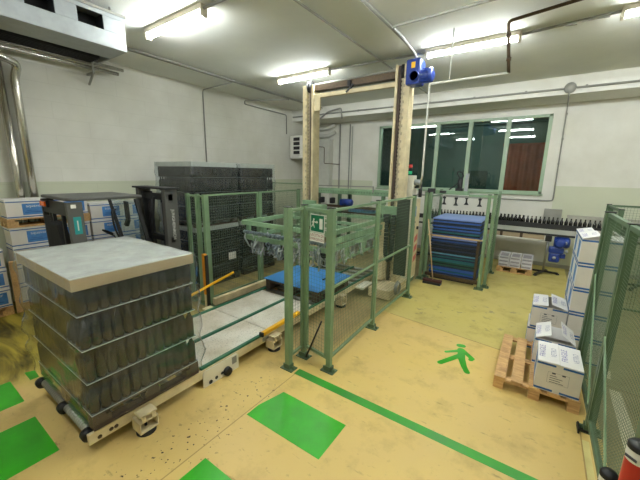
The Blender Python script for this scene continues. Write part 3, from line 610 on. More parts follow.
# pallet builders ------------------------------------------------------------
def pallet(name, label, x0, x1, y0, y1, z, m, slats=7, along='y', group=None, h=.144):
    r = thing(name, label, 'pallet', ((x0 + x1) / 2, (y0 + y1) / 2, z), group)
    L = (y1 - y0) if along == 'y' else (x1 - x0); W = (x1 - x0) if along == 'y' else (y1 - y0)
    def bx(mb, a0, a1, b0, b1, c0, c1):
        return mb.box(x0 + a0, x0 + a1, y0 + b0, y0 + b1, z + c0, z + c1) if along == 'y' else mb.box(x0 + b0, x0 + b1, y0 + a0, y0 + a1, z + c0, z + c1)
    sw = W / (slats * 1.38)
    for i in range(slats): a = (W - sw) * i / (slats - 1); bx(MB(), a, a + sw, 0, L, h - .022, h).build('deck_board', m, r, bevel=.002)
    for b_ in (0, L / 2 - .05, L - .10): bx(MB(), 0, W, b_, b_ + .10, h - .044, h - .0222).build('stringer_board', m, r)
    for a in (0, W / 2 - .05, W - .10):
        for b_ in (0, L / 2 - .07, L - .14): bx(MB(), a, a + .10, b_, b_ + .14, .022, h - .0442).build('block', m, r)
        bx(MB(), a, a + .10, 0, L, 0, .0218).build('bottom_board', m, r)
    return r

# bottles -------------------------------------------------------------------
BOT = [(r_, z_ * 1.043) for r_, z_ in [(0, .004), (.030, 0), (.0365, .004), (.0372, .02), (.0372, .175), (.034, .195), (.022, .222), (.0155, .236), (.0148, .262), (.0165, .263), (.0165, .272), (.0, .272)]]
def bottle_mesh(name, m, n=14):
    o = MB().lathe(BOT, n=n).build(name, m, local=True); return o
wine = bottle_mesh('wine_bottle', 'brown_glass')
def put(proto, used, loc, label, group, cat='bottle'):
    o = proto if not used else proto.copy()
    if used: C.objects.link(o)
    used.append(1); o.location = loc; tag(o, label, cat, group); return o
U1 = []
LAY = ['top', 'second', 'third', 'bottom']

def film_shell(name, m, label, x0, x1, y0, y1, z0, z1, amp, seed, lines, group=None, cap=.04, flare=None):
    # wrinkled film drawn round the load: nipped in at the layer pads, loose between them
    NZ, NP = 40, 132; cxm, cym = (x0 + x1) / 2, (y0 + y1) / 2; hw, hd = (x1 - x0) / 2, (y1 - y0) / 2
    def per(j):
        t = j / NP * 4; k = int(t); f = t - k
        return [(-hw + 2 * hw * f, -hd, 0, -1), (hw, -hd + 2 * hd * f, 1, 0), (hw - 2 * hw * f, hd, 0, 1), (-hw, hd - 2 * hd * f, -1, 0)][k]
    def pt(i, j):
        zt = i / (NZ - 1); z = z0 + (z1 - z0) * zt; px, py, nx, ny = per(j)
        d = min(abs(z - q) for q in lines); slack = min(1, d / .10)
        n1 = noise.noise(Vector((px * 3.1 + seed, py * 3.1, z * 4.3))); n2 = noise.noise(Vector((px * 11, py * 11 + seed, z * 8)))
        corner = (abs(px) / hw * abs(py) / hd) ** 6
        off = .012 + amp * (slack * (.9 * max(0, n1 + .25) + .25 * n2) + corner * slack * 1.4 * max(0, n1 + .2))
        ox, oy = nx * off, ny * off
        if corner > .2: l = off * corner; ox += l * (1 if px > 0 else -1) * .5; oy += l * (1 if py > 0 else -1) * .5
        if flare: e = flare(px, py, z); ox += e[0]; oy += e[1]
        return (cxm + px + ox, cym + py + oy, z)
    mb = MB().grid(NZ, NP, pt, wrap=True); return tag(mb.build(name, m), label, 'stretch film', group)

# front pallet load ----------------------------------------------------------
bx0, bx1, by0, by1, bz = -4.13, -2.80, .80, 1.79, .388
pallet('bottle_pallet', 'dark pallet under the wrapped bottles on the roller end', bx0, bx1, by0, by1, .243, 'dark_wood')
NX, NY = 16, 12; LH = .2920
cap_pl = []
for L in range(5):
    z = bz + L * LH
    pd = MB().box(bx0 - .002, bx1 + .002, by0 - .002, by1 + .002, z, z + .004)
    for q in ((bx0 - .004, bx1 + .004, by0 - .004, by0 - .0022), (bx0 - .004, bx1 + .004, by1 + .0022, by1 + .004), (bx0 - .004, bx0 - .0022, by0 - .002, by1 + .002), (bx1 + .0022, bx1 + .004, by0 - .002, by1 + .002)): pd.box(*q, z - .001, z + .006, 1)
    pd = pd.build('layer_pad', ['pad_dark', 'pad'])
    tag(pd, ('pale pad under the %s bottle layer of the wrapped front load' % LAY[3 - L]) if L < 4 else 'pale pad closing the top of the wrapped front load', 'layer pad', 'layer pads of the front load')
for L in range(4):
    z = bz + L * LH + .0065; nm = LAY[3 - L]
    for j in range(NY):
        put(wine, U1, (bx1 - .040, by0 + .040 + (by1 - by0 - .08) * j / (NY - 1), z), 'dark bottle, long side of the wrapped load, %s layer, %s from near corner' % (nm, nth(j)), 'bottles of the front load')
    for i in range(1, NX):
        put(wine, U1, (bx1 - .040 - (bx1 - bx0 - .08) * i / (NX - 1), by0 + .040, z), 'dark bottle, roller end side of the wrapped load, %s layer, %s from near corner' % (nm, nth(i)), 'bottles of the front load')
    
core = MB()   # what is left of the block of bottles behind the two outer rows
for L in range(4):
    z = bz + L * LH + .0065
    for j in range(1, 3):
        for q in range(2, NY): core.lathe(BOT, (bx1 - .04 - j * .083, by0 + .04 + (by1 - by0 - .08) * (q - .5) / (NY - 1), z), 8)
        for q in range(3, NX): core.lathe(BOT, (bx1 - .04 - (bx1 - bx0 - .08) * (q - .5) / (NX - 1), by0 + .04 + j * .083, z), 8)
tag(core.build('inner_bottles', 'brown_glass'), 'mass of dark bottles behind the outer rows of the wrapped front load', 'bottles', kind='stuff')
ct = bz + 4 * LH + .0065
cp = MB().box(bx0 - .012, bx1 + .012, by0 - .012, by1 + .012, ct + .0, ct + .012).box(bx0 - .016, bx0 - .0125, by0 - .012, by1 + .012, ct - .085, ct + .008, 1).box(bx1 + .0125, bx1 + .016, by0 - .012, by1 + .012, ct - .085, ct + .008, 1).box(bx0 - .016, bx1 + .016, by0 - .016, by0 - .0125, ct - .085, ct + .008, 1).box(bx0 - .016, bx1 + .016, by1 + .0125, by1 + .016, ct - .085, ct + .008, 1)
tag(cp.build('cap_tray', ['card_grey', 'card_tan'], bevel=.003), 'grey cardboard cap tray topping the wrapped front load', 'cap tray')
def fl(px, py, z):
    e = max(0, 1 - abs(z - .50) / .12); k = .05 * e * max(0, py / .5) * (1 if px > .5 else 0); q = .10 * max(0, -px / .66) * max(0, min(1, (1.5 - z) / .3)) * max(0, (z - .9)) * (1 if py < -.45 else 0)
    return (k * .4 - q, k)
film_shell('stretch_film', 'clear_film', 'clear crumpled film round the bottle load nearest the camera', bx0 - .014, bx1 + .014, by0 - .014, by1 + .014, .31, ct + .014, .022, 3.0, [bz + L * LH for L in range(5)], 'stretch film wraps', flare=fl)
tp = MB().grid(26, 26, lambda i, j: (bx0 - .02 + (bx1 - bx0 + .04) * i / 25, by0 - .02 + (by1 - by0 + .04) * j / 25, ct + .020 + .004 * noise.noise(Vector((i * .35, j * .22, 2))) ))
tag(tp.build('film_sheet', 'cap_film'), 'clear film sheet lying over the cap tray of the front load', 'film sheet')

# stacked loads behind the left fence ----------------------------------------
ST = []
def stack_load(y0, y1, z, lname, individual, zi):
    x0, x1 = -6.75, -5.51
    pallet('bottle_pallet', 'dark pallet under the %s' % lname, x0, x1, y0, y1, z, 'dark_wood', slats=5, h=.104)
    zb = z + .106; H_ = .2890; n = 13
    for L in range(5):
        zz = zb + L * H_
        tag(MB().box(x0, x1, y0, y1, zz, zz + .005).build('layer_pad', 'pad_dark'), ('dark pad under the %s bottle layer of the %s' % (LAY[3 - L], lname)) if L < 4 else 'dark pad on top of the %s' % lname, 'layer pad', 'layer pads of the stacked loads')
    for L in range(4):
        zz = zb + L * H_ + .0053
        for j in range(n):
            p = (x1 - .04, y0 + .04 + (y1 - y0 - .08) * j / (n - 1), zz)
            if individual: o = put(wine, U1, p, 'dark bottle, %s, %s layer, %s from near corner' % (lname, LAY[3 - L], nth(j)), 'bottles of the stacked loads')
            else: ST.append(p)
        if y0 < 4:
            for i in range(1, 14): ST.append((x1 - .04 - (x1 - x0 - .08) * i / 13, y0 + .04, zz))
    tag(MB().box(x0 + .12, x1 - .12, y0 + .12, y1 - .12, zb + .006, zb + 4 * H_ - .002).build('inner_bottles', 'black_glass'), 'dark closed core of bottles inside the %s' % lname, 'bottles', kind='stuff')
    t = zb + 4 * H_ + .005
    c = MB().box(x0 - .01, x1 + .01, y0 - .01, y1 + .01, t, t + .01)
    for q in ((x0 - .014, x0 - .0105, y0 - .01, y1 + .01), (x1 + .0105, x1 + .014, y0 - .01, y1 + .01), (x0 - .01, x1 + .01, y0 - .014, y0 - .0105), (x0 - .01, x1 + .01, y1 + .0105, y1 + .014)): c.box(*q, t - .08, t + .01)
    tag(c.build('cap_tray', 'card_grey'), 'grey cap tray topping the %s' % lname, 'cap tray', 'cap trays of the stacked loads')
    film_shell('stretch_film', 'smoky_film', 'greyish film round the %s' % lname, x0 - .014, x1 + .014, y0 - .014, y1 + .014, z + .05, t + .012, .018, y0 + z, [zb + L * H_ for L in range(5)], 'stretch film wraps')
    return t + .0125
zt = stack_load(3.68, 4.74, 0, 'lower load nearer the forklift', True, 0); stack_load(3.68, 4.74, zt, 'upper load nearer the forklift', True, 1)
zt = stack_load(4.88, 5.92, 0, 'lower stacked load nearer the gantry', False, 0); stack_load(4.88, 5.92, zt, 'upper stacked load nearer the gantry', False, 1)
mb = MB()
for p in ST: mb.lathe(BOT, p, 10)
tag(mb.build('stacked_bottles', 'brown_glass'), 'remaining dark bottles in the outer rows of the stacked loads', 'bottles', kind='stuff')
tag(MB().box(-5.47, -5.466, 4.42, 4.62, .48, .64).build('load_label', 'white_plastic'), 'white paper label on the lower stacked bottle load', 'label')

# ================================================================== GANTRY
GT = thing('gantry', 'tall cream two post gantry carrying the gripper head over the conveyor', 'gantry', (-3.46, 6.15, 0))
def column(xw, flip, top):   # xw: outer wide side; flip mirrors
    s = -1 if flip else 1
    X = lambda a, b_: (min(xw - s * a, xw - s * b_), max(xw - s * a, xw - s * b_))
    c = MB(); y0, y1 = 6.0, 6.26
    c.box(*X(0, .115), y0, y1, .012, top); c.box(*X(.235, .285), y0, y1, .012, top); c.box(*X(.115, .235), y1 - .05, y1, .012, top)
    k = .3
    while k < top - .2: c.box(*X(.085, .110), y0 - .012, y0 - .0005, k, k + .05, 1); k += .14
    o = c.build('column', ['cream', 'chain_pale'], GT, bevel=.005)
    ch = MB(); ch.box(*X(.13, .165), y0 + .05, y0 + .075, .1, top - .1)
    k = .15
    while k < top - .15: ch.box(*X(.124, .172), y0 + .035, y0 + .085, k, k + .035); k += .07
    ch.build('lift_chain', 'chain_pale', o); MB().box(*X(.185, .232), y0 + .03, y1 - .05, .02, top - .02).build('guide_slot', 'slot_brown', o)
    MB().box(*X(-.03, .315), y0 - .06, y1 + .06, 0, .0115).build('foot_plate', 'cream', o)
    return o
cR = column(-2.215, False, 4.34); cL = column(-4.655, True, 4.26)
b = MB().box(-4.37, -2.50, 6.02, 6.10, 3.98, 4.06); b.build('cross_beam', 'cream', GT, bevel=.006)
b = MB().box(-4.37, -2.50, 6.05, 6.20, 4.13, 4.20).box(-4.37, -2.50, 6.06, 6.08, 4.20, 4.25); b.build('drive_beam', 'chain_steel', GT)
MB().cyl((-4.6, 6.10, 4.27), (-2.2, 6.10, 4.29), .02, 10).build('drive_shaft', 'conduit_grey', GT)
for x in (-4.50, -2.36): MB().lathe([(0, -.03), (.13, -.03), (.13, .03), (0, .03)], (x, 6.10, 4.23), 18, 0, Matrix.Rotation(PI / 2, 3, 'Y')).build('chain_wheel', 'black', GT)
MB().box(-4.36, -4.20, 6.02, 6.06, 3.72, 3.98).build('corner_plate', 'cream', GT); MB().bar((-3.55, 6.03, 4.0), (-3.40, 6.03, 4.14), .04).box(-3.52, -3.45, 6.0, 6.07, 4.1, 4.22).build('shaft_bearing', 'black', GT)
gm = MB().box(-2.26, -2.00, 5.88, 6.16, 3.94, 4.36); o = gm.build('gearbox', 'motor_blue', GT, bevel=.03)
MB().lathe([(0, 0), (.085, 0), (.085, .04), (.075, .05)], (-2.09, 5.88, 4.06), 18, 0, Matrix.Rotation(PI / 2, 3, 'X')).build('flange', 'motor_blue', o)
mt = MB().lathe([(0, 0), (.10, 0), (.125, .02), (.11, .03), (.11, .15), (.125, .16), (.12, .20), (.08, .22), (0, .22)], (-2.02, 6.0, 4.08), 20, 0, Matrix.Rotation(PI / 2, 3, 'Y'))
for k in range(12): mt.obox((-1.93, 6.0 + .113 * math.cos(k * PI / 6), 4.08 + .113 * math.sin(k * PI / 6)), (.11, .006, .02), Matrix.Rotation(k * PI / 6 + PI / 2, 3, 'X'))
mt.build('motor', 'motor_blue', o); MB().box(-2.16, -2.09, 5.874, 5.878, 4.2, 4.3).build('rating_plate', 'yellow', o)
b = MB().box(-2.56, -2.12, 5.42, 6.38, .02, .20); o = b.build('base_beam', 'cream', GT, bevel=.008)
MB().box(-2.80, -2.62, 5.30, 5.75, .16, .19).build('base_tray', 'cream_white', GT); MB().box(-4.72, -4.34, 5.95, 6.6, .02, .22).build('base_beam', 'cream', GT, bevel=.008)
MB().box(-2.60, -2.46, 5.82, 5.98, .26, 1.45).build('cable_duct', 'cream', GT, bevel=.005)
gd = MB().box(-2.24, -2.00, 5.84, 5.88, .42, 1.92)
for k in range(18): gd.box(-2.23, -2.01, 5.83, 5.84, .46 + k * .08, .49 + k * .08)
gd.build('chain_guard', 'guard_dark', GT)
# cable chain hanging in a loop beside the post
cc = MB(); path = smooth_path([(-2.40, 5.78, 1.62), (-2.40, 5.78, 1.1), (-2.39, 5.78, .80), (-2.33, 5.77, .70), (-2.27, 5.76, .80), (-2.26, 5.76, 1.1), (-2.26, 5.76, 1.62)], 7)
for i in range(len(path) - 1): cc.bar(path[i], path[i] + (path[i + 1] - path[i]) * .82, .075, .05)
cc.build('cable_chain', 'dark_plastic', GT)
hs = MB()
for k in range(4): hs.tube([(-2.02 + .012 * k, 5.52 + (.13 - .008 * k) * math.cos(t * PI / 12), .27 + (.13 - .008 * k) * math.sin(t * PI / 12)) for t in range(24)], .009, 6, closed=True)
tag(hs.build('coiled_hose', 'conduit_grey'), 'grey coiled hose hanging on the base of the cream post', 'hose')

# gripper head: two green frames, hoses, clamps
GH = thing('gripper_head', 'green gripper head with tangled hoses above the blue sheet', 'gripper head', (-3.46, 4.9, 1.1))
hx0, hx1, hy0, hy1 = -4.38, -2.52, 3.88, 5.95
def ring(x0, x1, y0, y1, z, w_, h, name, m):
    for p, q in (((x0, y0, z), (x1, y0, z)), ((x1, y0, z), (x1, y1, z)), ((x1, y1, z), (x0, y1, z)), ((x0, y1, z), (x0, y0, z))): MB().bar(p, q, w_, h).build(name, m, GH, bevel=.004)
ring(hx0, hx1, hy0, hy1, 1.49, .05, .075, 'upper_frame_bar', 'machine_green'); ring(hx0 + .05, hx1 - .03, hy0 + .04, hy1 - .05, 1.22, .05, .08, 'lower_frame_bar', 'machine_green')
MB().box(hx1 - .015, hx1 + .015, hy0 + .1, hy1, 1.30, 1.40).build('side_plate', 'machine_green', GH, bevel=.004)
for y in (5.1,): MB().bar((hx0 + .03, y, 1.47), (hx1 - .03, y, 1.47), .05, .05).build('cross_member', 'machine_green', GH)
for x, y in ((hx0 + .05, hy0 + .1), (hx1 - .05, hy0 + .1), (hx0 + .05, hy1 - .1), (hx1 - .05, hy1 - .1), (-3.46, hy0 + .06), (-3.9, hy0 + .06), (-3.0, hy0 + .06)): MB().box(x - .03, x + .03, y - .03, y + .03, 1.18, 1.46).build('hanger', 'machine_green', GH)
for i in range(9):
    x = hx0 + .14 + i * .2
    c = MB().box(x - .035, x + .035, hy0 + .02, hy0 + .10, 1.10, 1.18).cyl((x, hy0 + .06, .96), (x, hy0 + .06, 1.10), .014, 8).lathe([(.0, .03), (.02, .03), (.045, 0), (0, 0)], (x, hy0 + .06, .94), 12); c.build('clamp', 'galvanised' if i % 2 else 'dark_plastic', GH)
    if i % 3 == 1: MB().prism([(0, 0), (.22, .12), (.22, .19), (0, .06)], frame((x, hy0 + .12, .98), (.55, .1, .05), (0, 0, 1)), .012).build('gusset', 'machine_green', GH)
for i in range(6):
    y = hy0 + .3 + i * .3
    c = MB().box(hx1 - .08, hx1 + .0, y - .05, y + .05, 1.0, 1.18).cyl((hx1 - .04, y, .92), (hx1 - .04, y, 1.0), .03, 10); c.build('clamp', 'machine_green' if i % 2 else 'steel', GH, bevel=.004)
for i in (1, 3, 6): MB().cyl((hx0 + .15 + .24 * i, hy0 + .18, 1.12), (hx0 + .15 + .24 * i, hy1 - .2, 1.12), .022, 8).build('slide_rod', 'steel', GH)
rnd = random.Random(11)
for k in range(44):
    x = hx0 + .02 + 1.7 * rnd.random(); y = hy0 - .03 + .22 * rnd.random(); pts = [(x, y, 1.24 + .1 * rnd.random())]
    for q in range(4): pts.append((pts[-1][0] + .12 * (rnd.random() - .35), hy0 - .08 + .25 * rnd.random(), .92 + .32 * rnd.random()))
    MB().tube(smooth_path(pts, 5), .009 + .006 * rnd.random(), 6).build('hose', ['cable_blue', 'cable_grey', 'galvanised'][k % 3], GH)
for k in range(14):
    y = hy0 + .2 + 1.5 * rnd.random(); pts = [(hx1 + .02, y, 1.2)]
    for q in range(3): pts.append((hx1 + .05 * (rnd.random() - .7), pts[-1][1] + .2 * (rnd.random() - .3), .92 + .25 * rnd.random()))
    MB().tube(smooth_path(pts, 5), .010, 6).build('hose', 'cable_grey', GH)
c = MB()
for k in range(30): c.tube([(hx0 + .06 + k * .06, hy0 - .02, 1.335), (hx0 + .09 + k * .06, hy0 - .02, 1.325)], .032, 8)
c.build('cable_sleeve', 'cable_blue', GH)
MB().bar((hx1 - .02, hy0 + .1, 1.0), (hx1 - .02, hy1 - .2, 1.0), .04, .045).build('grip_rail', 'machine_green', GH, bevel=.004); MB().bar((hx0 + .1, hy0 + .2, 1.0), (hx1 - .1, hy0 + .2, 1.0), .04, .045).build('grip_rail', 'machine_green', GH, bevel=.004)
for y in (hy0 + .5, hy0 + 1.1, hy0 + 1.7): MB().box(hx1 - .04, hx1, y - .03, y + .03, 1.0, 1.2).build('hanger', 'machine_green', GH)
# carriage linking head and posts
MB().box(-2.66, -2.16, 5.90, 5.97, 1.52, 1.76).build('carriage_plate', 'machine_green', GH, bevel=.006); MB().box(-4.58, -4.22, 5.90, 5.97, 1.52, 1.76).build('carriage_plate', 'machine_green', GH, bevel=.006)
c = MB().box(-2.58, -2.42, 5.84, 5.90, 1.30, 1.52); 
for k in range(4): c.box(-2.62 + k * .1, -2.57 + k * .1, 5.86, 5.90, 1.42, 1.60)
c.build('roller_block', 'dark_plastic', GH)
MB().box(-3.0, -2.72, 5.55, 5.80, .98, 1.20).build('valve_box', 'machine_green', GH, bevel=.01)
MB().box(-4.05, -3.75, 5.4, 5.7, 1.52, 1.72).lathe([(0, 0), (.08, 0), (.08, .03), (0, .03)], (-3.9, 5.39, 1.62), 16, 0, Matrix.Rotation(PI / 2, 3, 'X')).build('valve_box', 'machine_green', GH, bevel=.01)
# blue sheets on the pallet under the head
pallet('wooden_pallet', 'dark empty pallet carrying two bright blue sheets under the gripper head', -4.02, -2.86, 4.08, 5.14, .243, 'dark_wood', h=.193)
for a, c, lb in ((4.06, 4.50, 'bright blue sheet on the nearer half of the pallet under the gripper'), (4.505, 5.16, 'bright blue sheet on the farther half of the pallet under the gripper')):
    tag(MB().grid(12, 10, lambda i, j: (-4.06 + i * .1127, a + (c - a) * j / 9, .452 + .006 * noise.noise(Vector((i * .3, a + j * .15, 0))))).grid(12, 10, lambda i, j: (-4.06 + i * .1127, a + (c - a) * j / 9, .440)).box(-4.06, -2.82, a, a + .004, .44, .452).build('plastic_sheet', 'blue_sheet'), lb, 'sheet')
tg = MB().tube(smooth_path([(-3.1, 4.6, .46), (-3.0, 4.72, .50), (-2.95, 4.66, .47), (-3.15, 4.8, .462)], 5), .012, 6); tag(tg.build('rag', 'black'), 'small dark strap lying on the far blue sheet', 'strap')

# ================================================================== CONTROL CABINET
CB = thing('control_cabinet', 'tall cream control cabinet with red marks and blue label', 'cabinet', (-2.4, 6.6, 0))
MB().box(-2.62, -2.16, 6.92 - .5, 7.0, .10, 1.90).build('body', 'cream_white', CB, bevel=.01)
MB().box(-2.60, -2.18, 6.44, 6.98, 0, .10).build('plinth', 'dark_fence_green', CB)
MB().box(-2.1595, -2.145, 6.45, 6.97, .14, 1.87).build('door', 'cream', CB, bevel=.004)
dtl = MB().box(-2.1445, -2.142, 6.62, 6.72, 1.50, 1.72); dtl.build('blue_label', 'light_blue_print', CB)
for k in range(3):
    q = MB().hexa([(-2.1445, 6.74, .48 + k * .22), (-2.1445, 6.92, .54 + k * .22), (-2.142, 6.92, .54 + k * .22), (-2.142, 6.74, .48 + k * .22), (-2.1445, 6.74, .60 + k * .22), (-2.1445, 6.92, .67 + k * .22), (-2.142, 6.92, .67 + k * .22), (-2.142, 6.74, .60 + k * .22)]); q.build('warning_mark', 'red_print', CB)
MB().box(-2.1445, -2.142, 6.60, 6.72, 1.36, 1.40).box(-2.1445, -2.142, 6.62, 6.70, 1.26, 1.30).build('nameplate', 'ink', CB)
MB().lathe([(0, .03), (.035, .03), (.035, 0)], (-2.1445, 6.84, 1.24), 14, 0, Matrix.Rotation(PI / 2, 3, 'Y')).build('rotary_switch', 'black', CB)
MB().box(-2.55, -2.18, 6.45, 6.8, 1.90, 2.08).build('top_box', 'cream_white', CB, bevel=.008); MB().box(-2.36, -2.18, 6.47, 6.7, 2.08, 2.36).build('upper_box', 'cream_white', CB, bevel=.008)
MB().lathe([(0, 0), (.06, 0), (.06, .10), (.04, .14), (0, .14)], (-2.18, 6.6, 2.22), 14, 0, Matrix.Rotation(PI / 2, 3, 'Y')).build('regulator', 'galvanised', CB); MB().cyl((-2.06, 6.62, 1.92), (-2.06, 6.62, 2.16), .035, 12).box(-2.18, -2.06, 6.6, 6.64, 2.1, 2.14).build('filter_bowl', 'dark_plastic', CB)

# ================================================================== DISCHARGE TABLE behind the gantry
DT = thing('discharge_table', 'green framed bottle discharge table behind the gantry', 'conveyor', (-4.5, 7.9, 0))
for y in (7.60, 8.25): MB().box(-5.9, -3.10, y - .03, y + .03, 1.82, 1.94).build('side_beam', 'machine_green', DT, bevel=.006)
MB().box(-5.88, -3.12, 7.64, 8.21, 1.86, 1.89).build('belt', 'cream_white', DT)
h = MB()
for k in range(34): h.lathe([(0, .004), (.014, .004), (.014, 0)], (-5.82 + k * .08, 7.57, 1.89), 8, 0, Matrix.Rotation(PI / 2, 3, 'X'))
h.build('roller_ends', 'dark_fence_green', DT)  # row of roller ends along the front side beam
for x in (-5.7, -4.6, -3.3):
    for y in (7.62, 8.2): MB().box(x - .04, x + .04, y - .04, y + .04, 0, 1.82).build('leg', 'dark_fence_green', DT)
MB().box(-5.7, -3.2, 7.66, 8.2, 1.30, 1.34).build('lower_shelf', 'chain_steel', DT); MB().box(-5.8, -3.15, 7.56, 7.60, 1.45, 1.52).build('lower_beam', 'chain_steel', DT)
MB().box(-3.6, -3.2, 7.50, 7.58, 1.62, 1.68).build('end_bracket', 'machine_green', DT); MB().bar((-5.6, 7.56, 2.03), (-3.55, 7.56, 2.05), .03).bar((-3.57, 7.56, 1.9), (-3.57, 7.56, 2.06), .03).build('guard_rail', 'conduit_grey', DT)
m_ = MB().lathe([(0, -.14), (.09, -.14), (.09, .12), (.06, .15), (0, .15)], (-4.25, 7.45, 1.62), 16, 0, Matrix.Rotation(PI / 2, 3, 'Y')).box(-4.45, -4.36, 7.38, 7.52, 1.54, 1.70); m_.build('motor', 'motor_blue', DT)
for x in (-5.35, -5.1, -4.75): MB().box(x - .05, x + .05, 7.40, 7.56, 1.56, 1.72).build('bearing_block', 'dark_plastic', DT, bevel=.02)
for k in range(5): tag(MB().box(-4.35, -3.6, 7.68, 8.15, 1.345 + k * .02, 1.36 + k * .02).build('plastic_sheet', 'sheet_pale_blue' if k > 2 else 'sheet_light_blue'), 'pale blue sheet on the shelf of the discharge table, %s from the top' % nth(4 - k), 'sheet', 'sheets on the discharge table shelf')
sl = thing('signal_tower', 'small signal lamp with red light over green light', 'signal lamp', (-2.98, 8.0, 1.9))
MB().cyl((-3.14, 8.0, 1.86), (-2.78, 8.0, 1.90), .015, 8).cyl((-2.78, 8.0, 1.89), (-2.78, 8.0, 2.37), .016, 10).build('pole', 'dark_plastic', sl)
MB().cyl((-2.78, 8.0, 2.38), (-2.78, 8.0, 2.46), .045, 16).build('green_light', 'green_lamp', sl); MB().cyl((-2.78, 8.0, 2.465), (-2.78, 8.0, 2.535), .045, 16).build('middle_lens', 'dark_plastic', sl); MB().cyl((-2.78, 8.0, 2.54), (-2.78, 8.0, 2.62), .045, 16).build('red_light', 'red_lamp', sl)
MB().cyl((-2.78, 8.0, 2.62), (-2.78, 8.0, 2.64), .047, 16).build('cap', 'black', sl)

# ================================================================== SHEET MAGAZINE
MG = thing('magazine_cage', 'green post cage round the tall stack of blue sheets', 'cage', (-1.45, 7.9, 0))
for p in ((-2.08, 7.15), (-2.02, 7.32), (-2.16, 8.75), (-.84, 7.20), (-.76, 7.42), (-.80, 8.68)): post(p, 2.0, MG)
panel((-2.08, 7.35), (-2.14, 8.72), .15, 1.90, MG); panel((-.78, 7.45), (-.80, 8.65), .15, 1.98, MG)
MB().bar((-2.0, 7.25, 1.05), (-.86, 7.22, 1.05), .03).build('front_bar', 'broom_stick', MG); MB().bar((-2.0, 7.27, .13), (-.86, 7.24, .13), .05, .07).build('bottom_rail', 'chain_steel', MG)
MB().box(-.98, -.93, 7.28, 7.34, .1, 1.04).build('inner_stop', 'chain_steel', MG); MB().bar((-2.16, 8.75, 1.97), (-.80, 8.70, 1.97), .04).build('rear_bar', 'fence_green', MG)
sb = MB().box(-1.92, -.98, 7.42, 8.46, 0, .10); tag(sb.build('sheet_tray', 'dark_plastic', bevel=.01), 'black plastic base under the stack of blue sheets', 'base')
cols = ['sheet_blue', 'sheet_navy', 'sheet_blue', 'sheet_teal', 'sheet_blue', 'sheet_blue', 'sheet_navy', 'sheet_green', 'sheet_dark', 'sheet_green', 'sheet_teal', 'sheet_teal', 'sheet_navy', 'sheet_teal', 'sheet_navy', 'sheet_light_blue', 'sheet_dark', 'sheet_dark', 'sheet_navy', 'sheet_dark', 'sheet_dark', 'sheet_navy', 'sheet_dark', 'sheet_navy', 'sheet_blue', 'sheet_navy', 'sheet_pale_blue', 'sheet_navy', 'sheet_blue', 'sheet_dark', 'sheet_teal', 'sheet_navy', 'sheet_blue', 'sheet_dark', 'sheet_blue', 'sheet_navy', 'sheet_dark', 'sheet_blue', 'sheet_navy', 'sheet_pale_blue']
word = {'sheet_blue': 'blue', 'sheet_navy': 'navy', 'sheet_teal': 'teal', 'sheet_green': 'dark green', 'sheet_dark': 'near black', 'sheet_light_blue': 'light blue', 'sheet_pale_blue': 'pale blue'}
zz = .102; n = len(cols); pitch = (1.43 - zz) / n
for k, c in enumerate(cols):
    dx, dy = rnd.uniform(-.012, .012), rnd.uniform(-.012, .012); t = pitch * .8
    o = MB().box(-1.95 + dx, -.955 + dx, 7.40 + dy, 8.48 + dy, zz, zz + pitch - .002 if k % 3 else zz + t); tag(o.build('stacked_sheet', c), '%s sheet in the tall caged stack, %s from the top' % (word[c], nth(n - 1 - k)), 'sheet', 'sheets in the caged stack'); zz += pitch
# suction gripper above the stack
SG = thing('suction_gripper', 'green suction gripper beam with four cups over the blue sheet stack', 'gripper', (-1.7, 8.0, 1.7))
MB().box(-2.3, -1.36, 7.93, 8.05, 1.93, 2.02).build('beam', 'machine_green', SG, bevel=.006); MB().box(-1.36, -.78, 7.96, 8.0, 1.90, 1.95).build('beam_extension', 'machine_green', SG, bevel=.004)
for x, y in ((-1.86, 7.85), (-1.58, 7.75), (-1.42, 8.1), (-1.10, 7.85)):
    o = MB().cyl((x, y, 1.74), (x, y, 1.90), .018, 8).lathe([(0, .05), (.02, .05), (.055, .0), (.05, 0)], (x, y, 1.70), 14).box(x - .03, x + .03, y - .03, y + .03, 1.84, 1.88); o.build('suction_cup', 'dark_plastic', SG)
MB().bar((-1.95, 7.85, 1.89), (-1.05, 7.85, 1.89), .03).bar((-1.9, 8.1, 1.89), (-1.35, 8.1, 1.89), .03).bar((-1.58, 7.72, 1.89), (-1.58, 8.1, 1.89), .03).build('cup_frame', 'conduit_grey', SG)
MB().cyl((-1.58, 7.99, 2.02), (-1.58, 7.99, 2.30), .05, 12).box(-1.66, -1.50, 7.93, 8.05, 2.02, 2.08).build('lift_cylinder', 'dark_plastic', SG); MB().box(-1.47, -1.40, 7.95, 8.02, 2.02, 2.42).build('guide_post', 'galvanised', SG)
MB().tube(smooth_path([(-1.58, 7.98, 2.30), (-1.66, 7.98, 2.42), (-1.60, 7.98, 2.46), (-1.52, 7.98, 2.36), (-1.62, 7.97, 2.2), (-1.8, 7.96, 2.04)], 5), .014, 6).build('hose', 'black', SG)
MB().box(-2.28, -2.10, 7.90, 7.93, 1.94, 2.06).box(-2.0, -1.85, 7.905, 7.93, 1.96, 2.02).build('valve_block', 'dark_plastic', SG)
MB().box(-2.30, -2.22, 7.96, 8.04, 0, 1.93).build('support_post', 'fence_green', SG)

br = thing('broom', 'broom with pale wooden handle leaning on the green cage post', 'broom', (-1.76, 7.0, 0))
MB().cyl((-1.74, 6.98, .09), (-1.98, 7.10, 1.42), .014, 8).build('handle', 'broom_stick', br); MB().box(-1.95, -1.55, 6.92, 7.04, .05, .10).build('head', 'broom_head', br, bevel=.01); MB().box(-1.94, -1.56, 6.90, 7.06, 0, .05).build('bristles', 'dark_plastic', br)

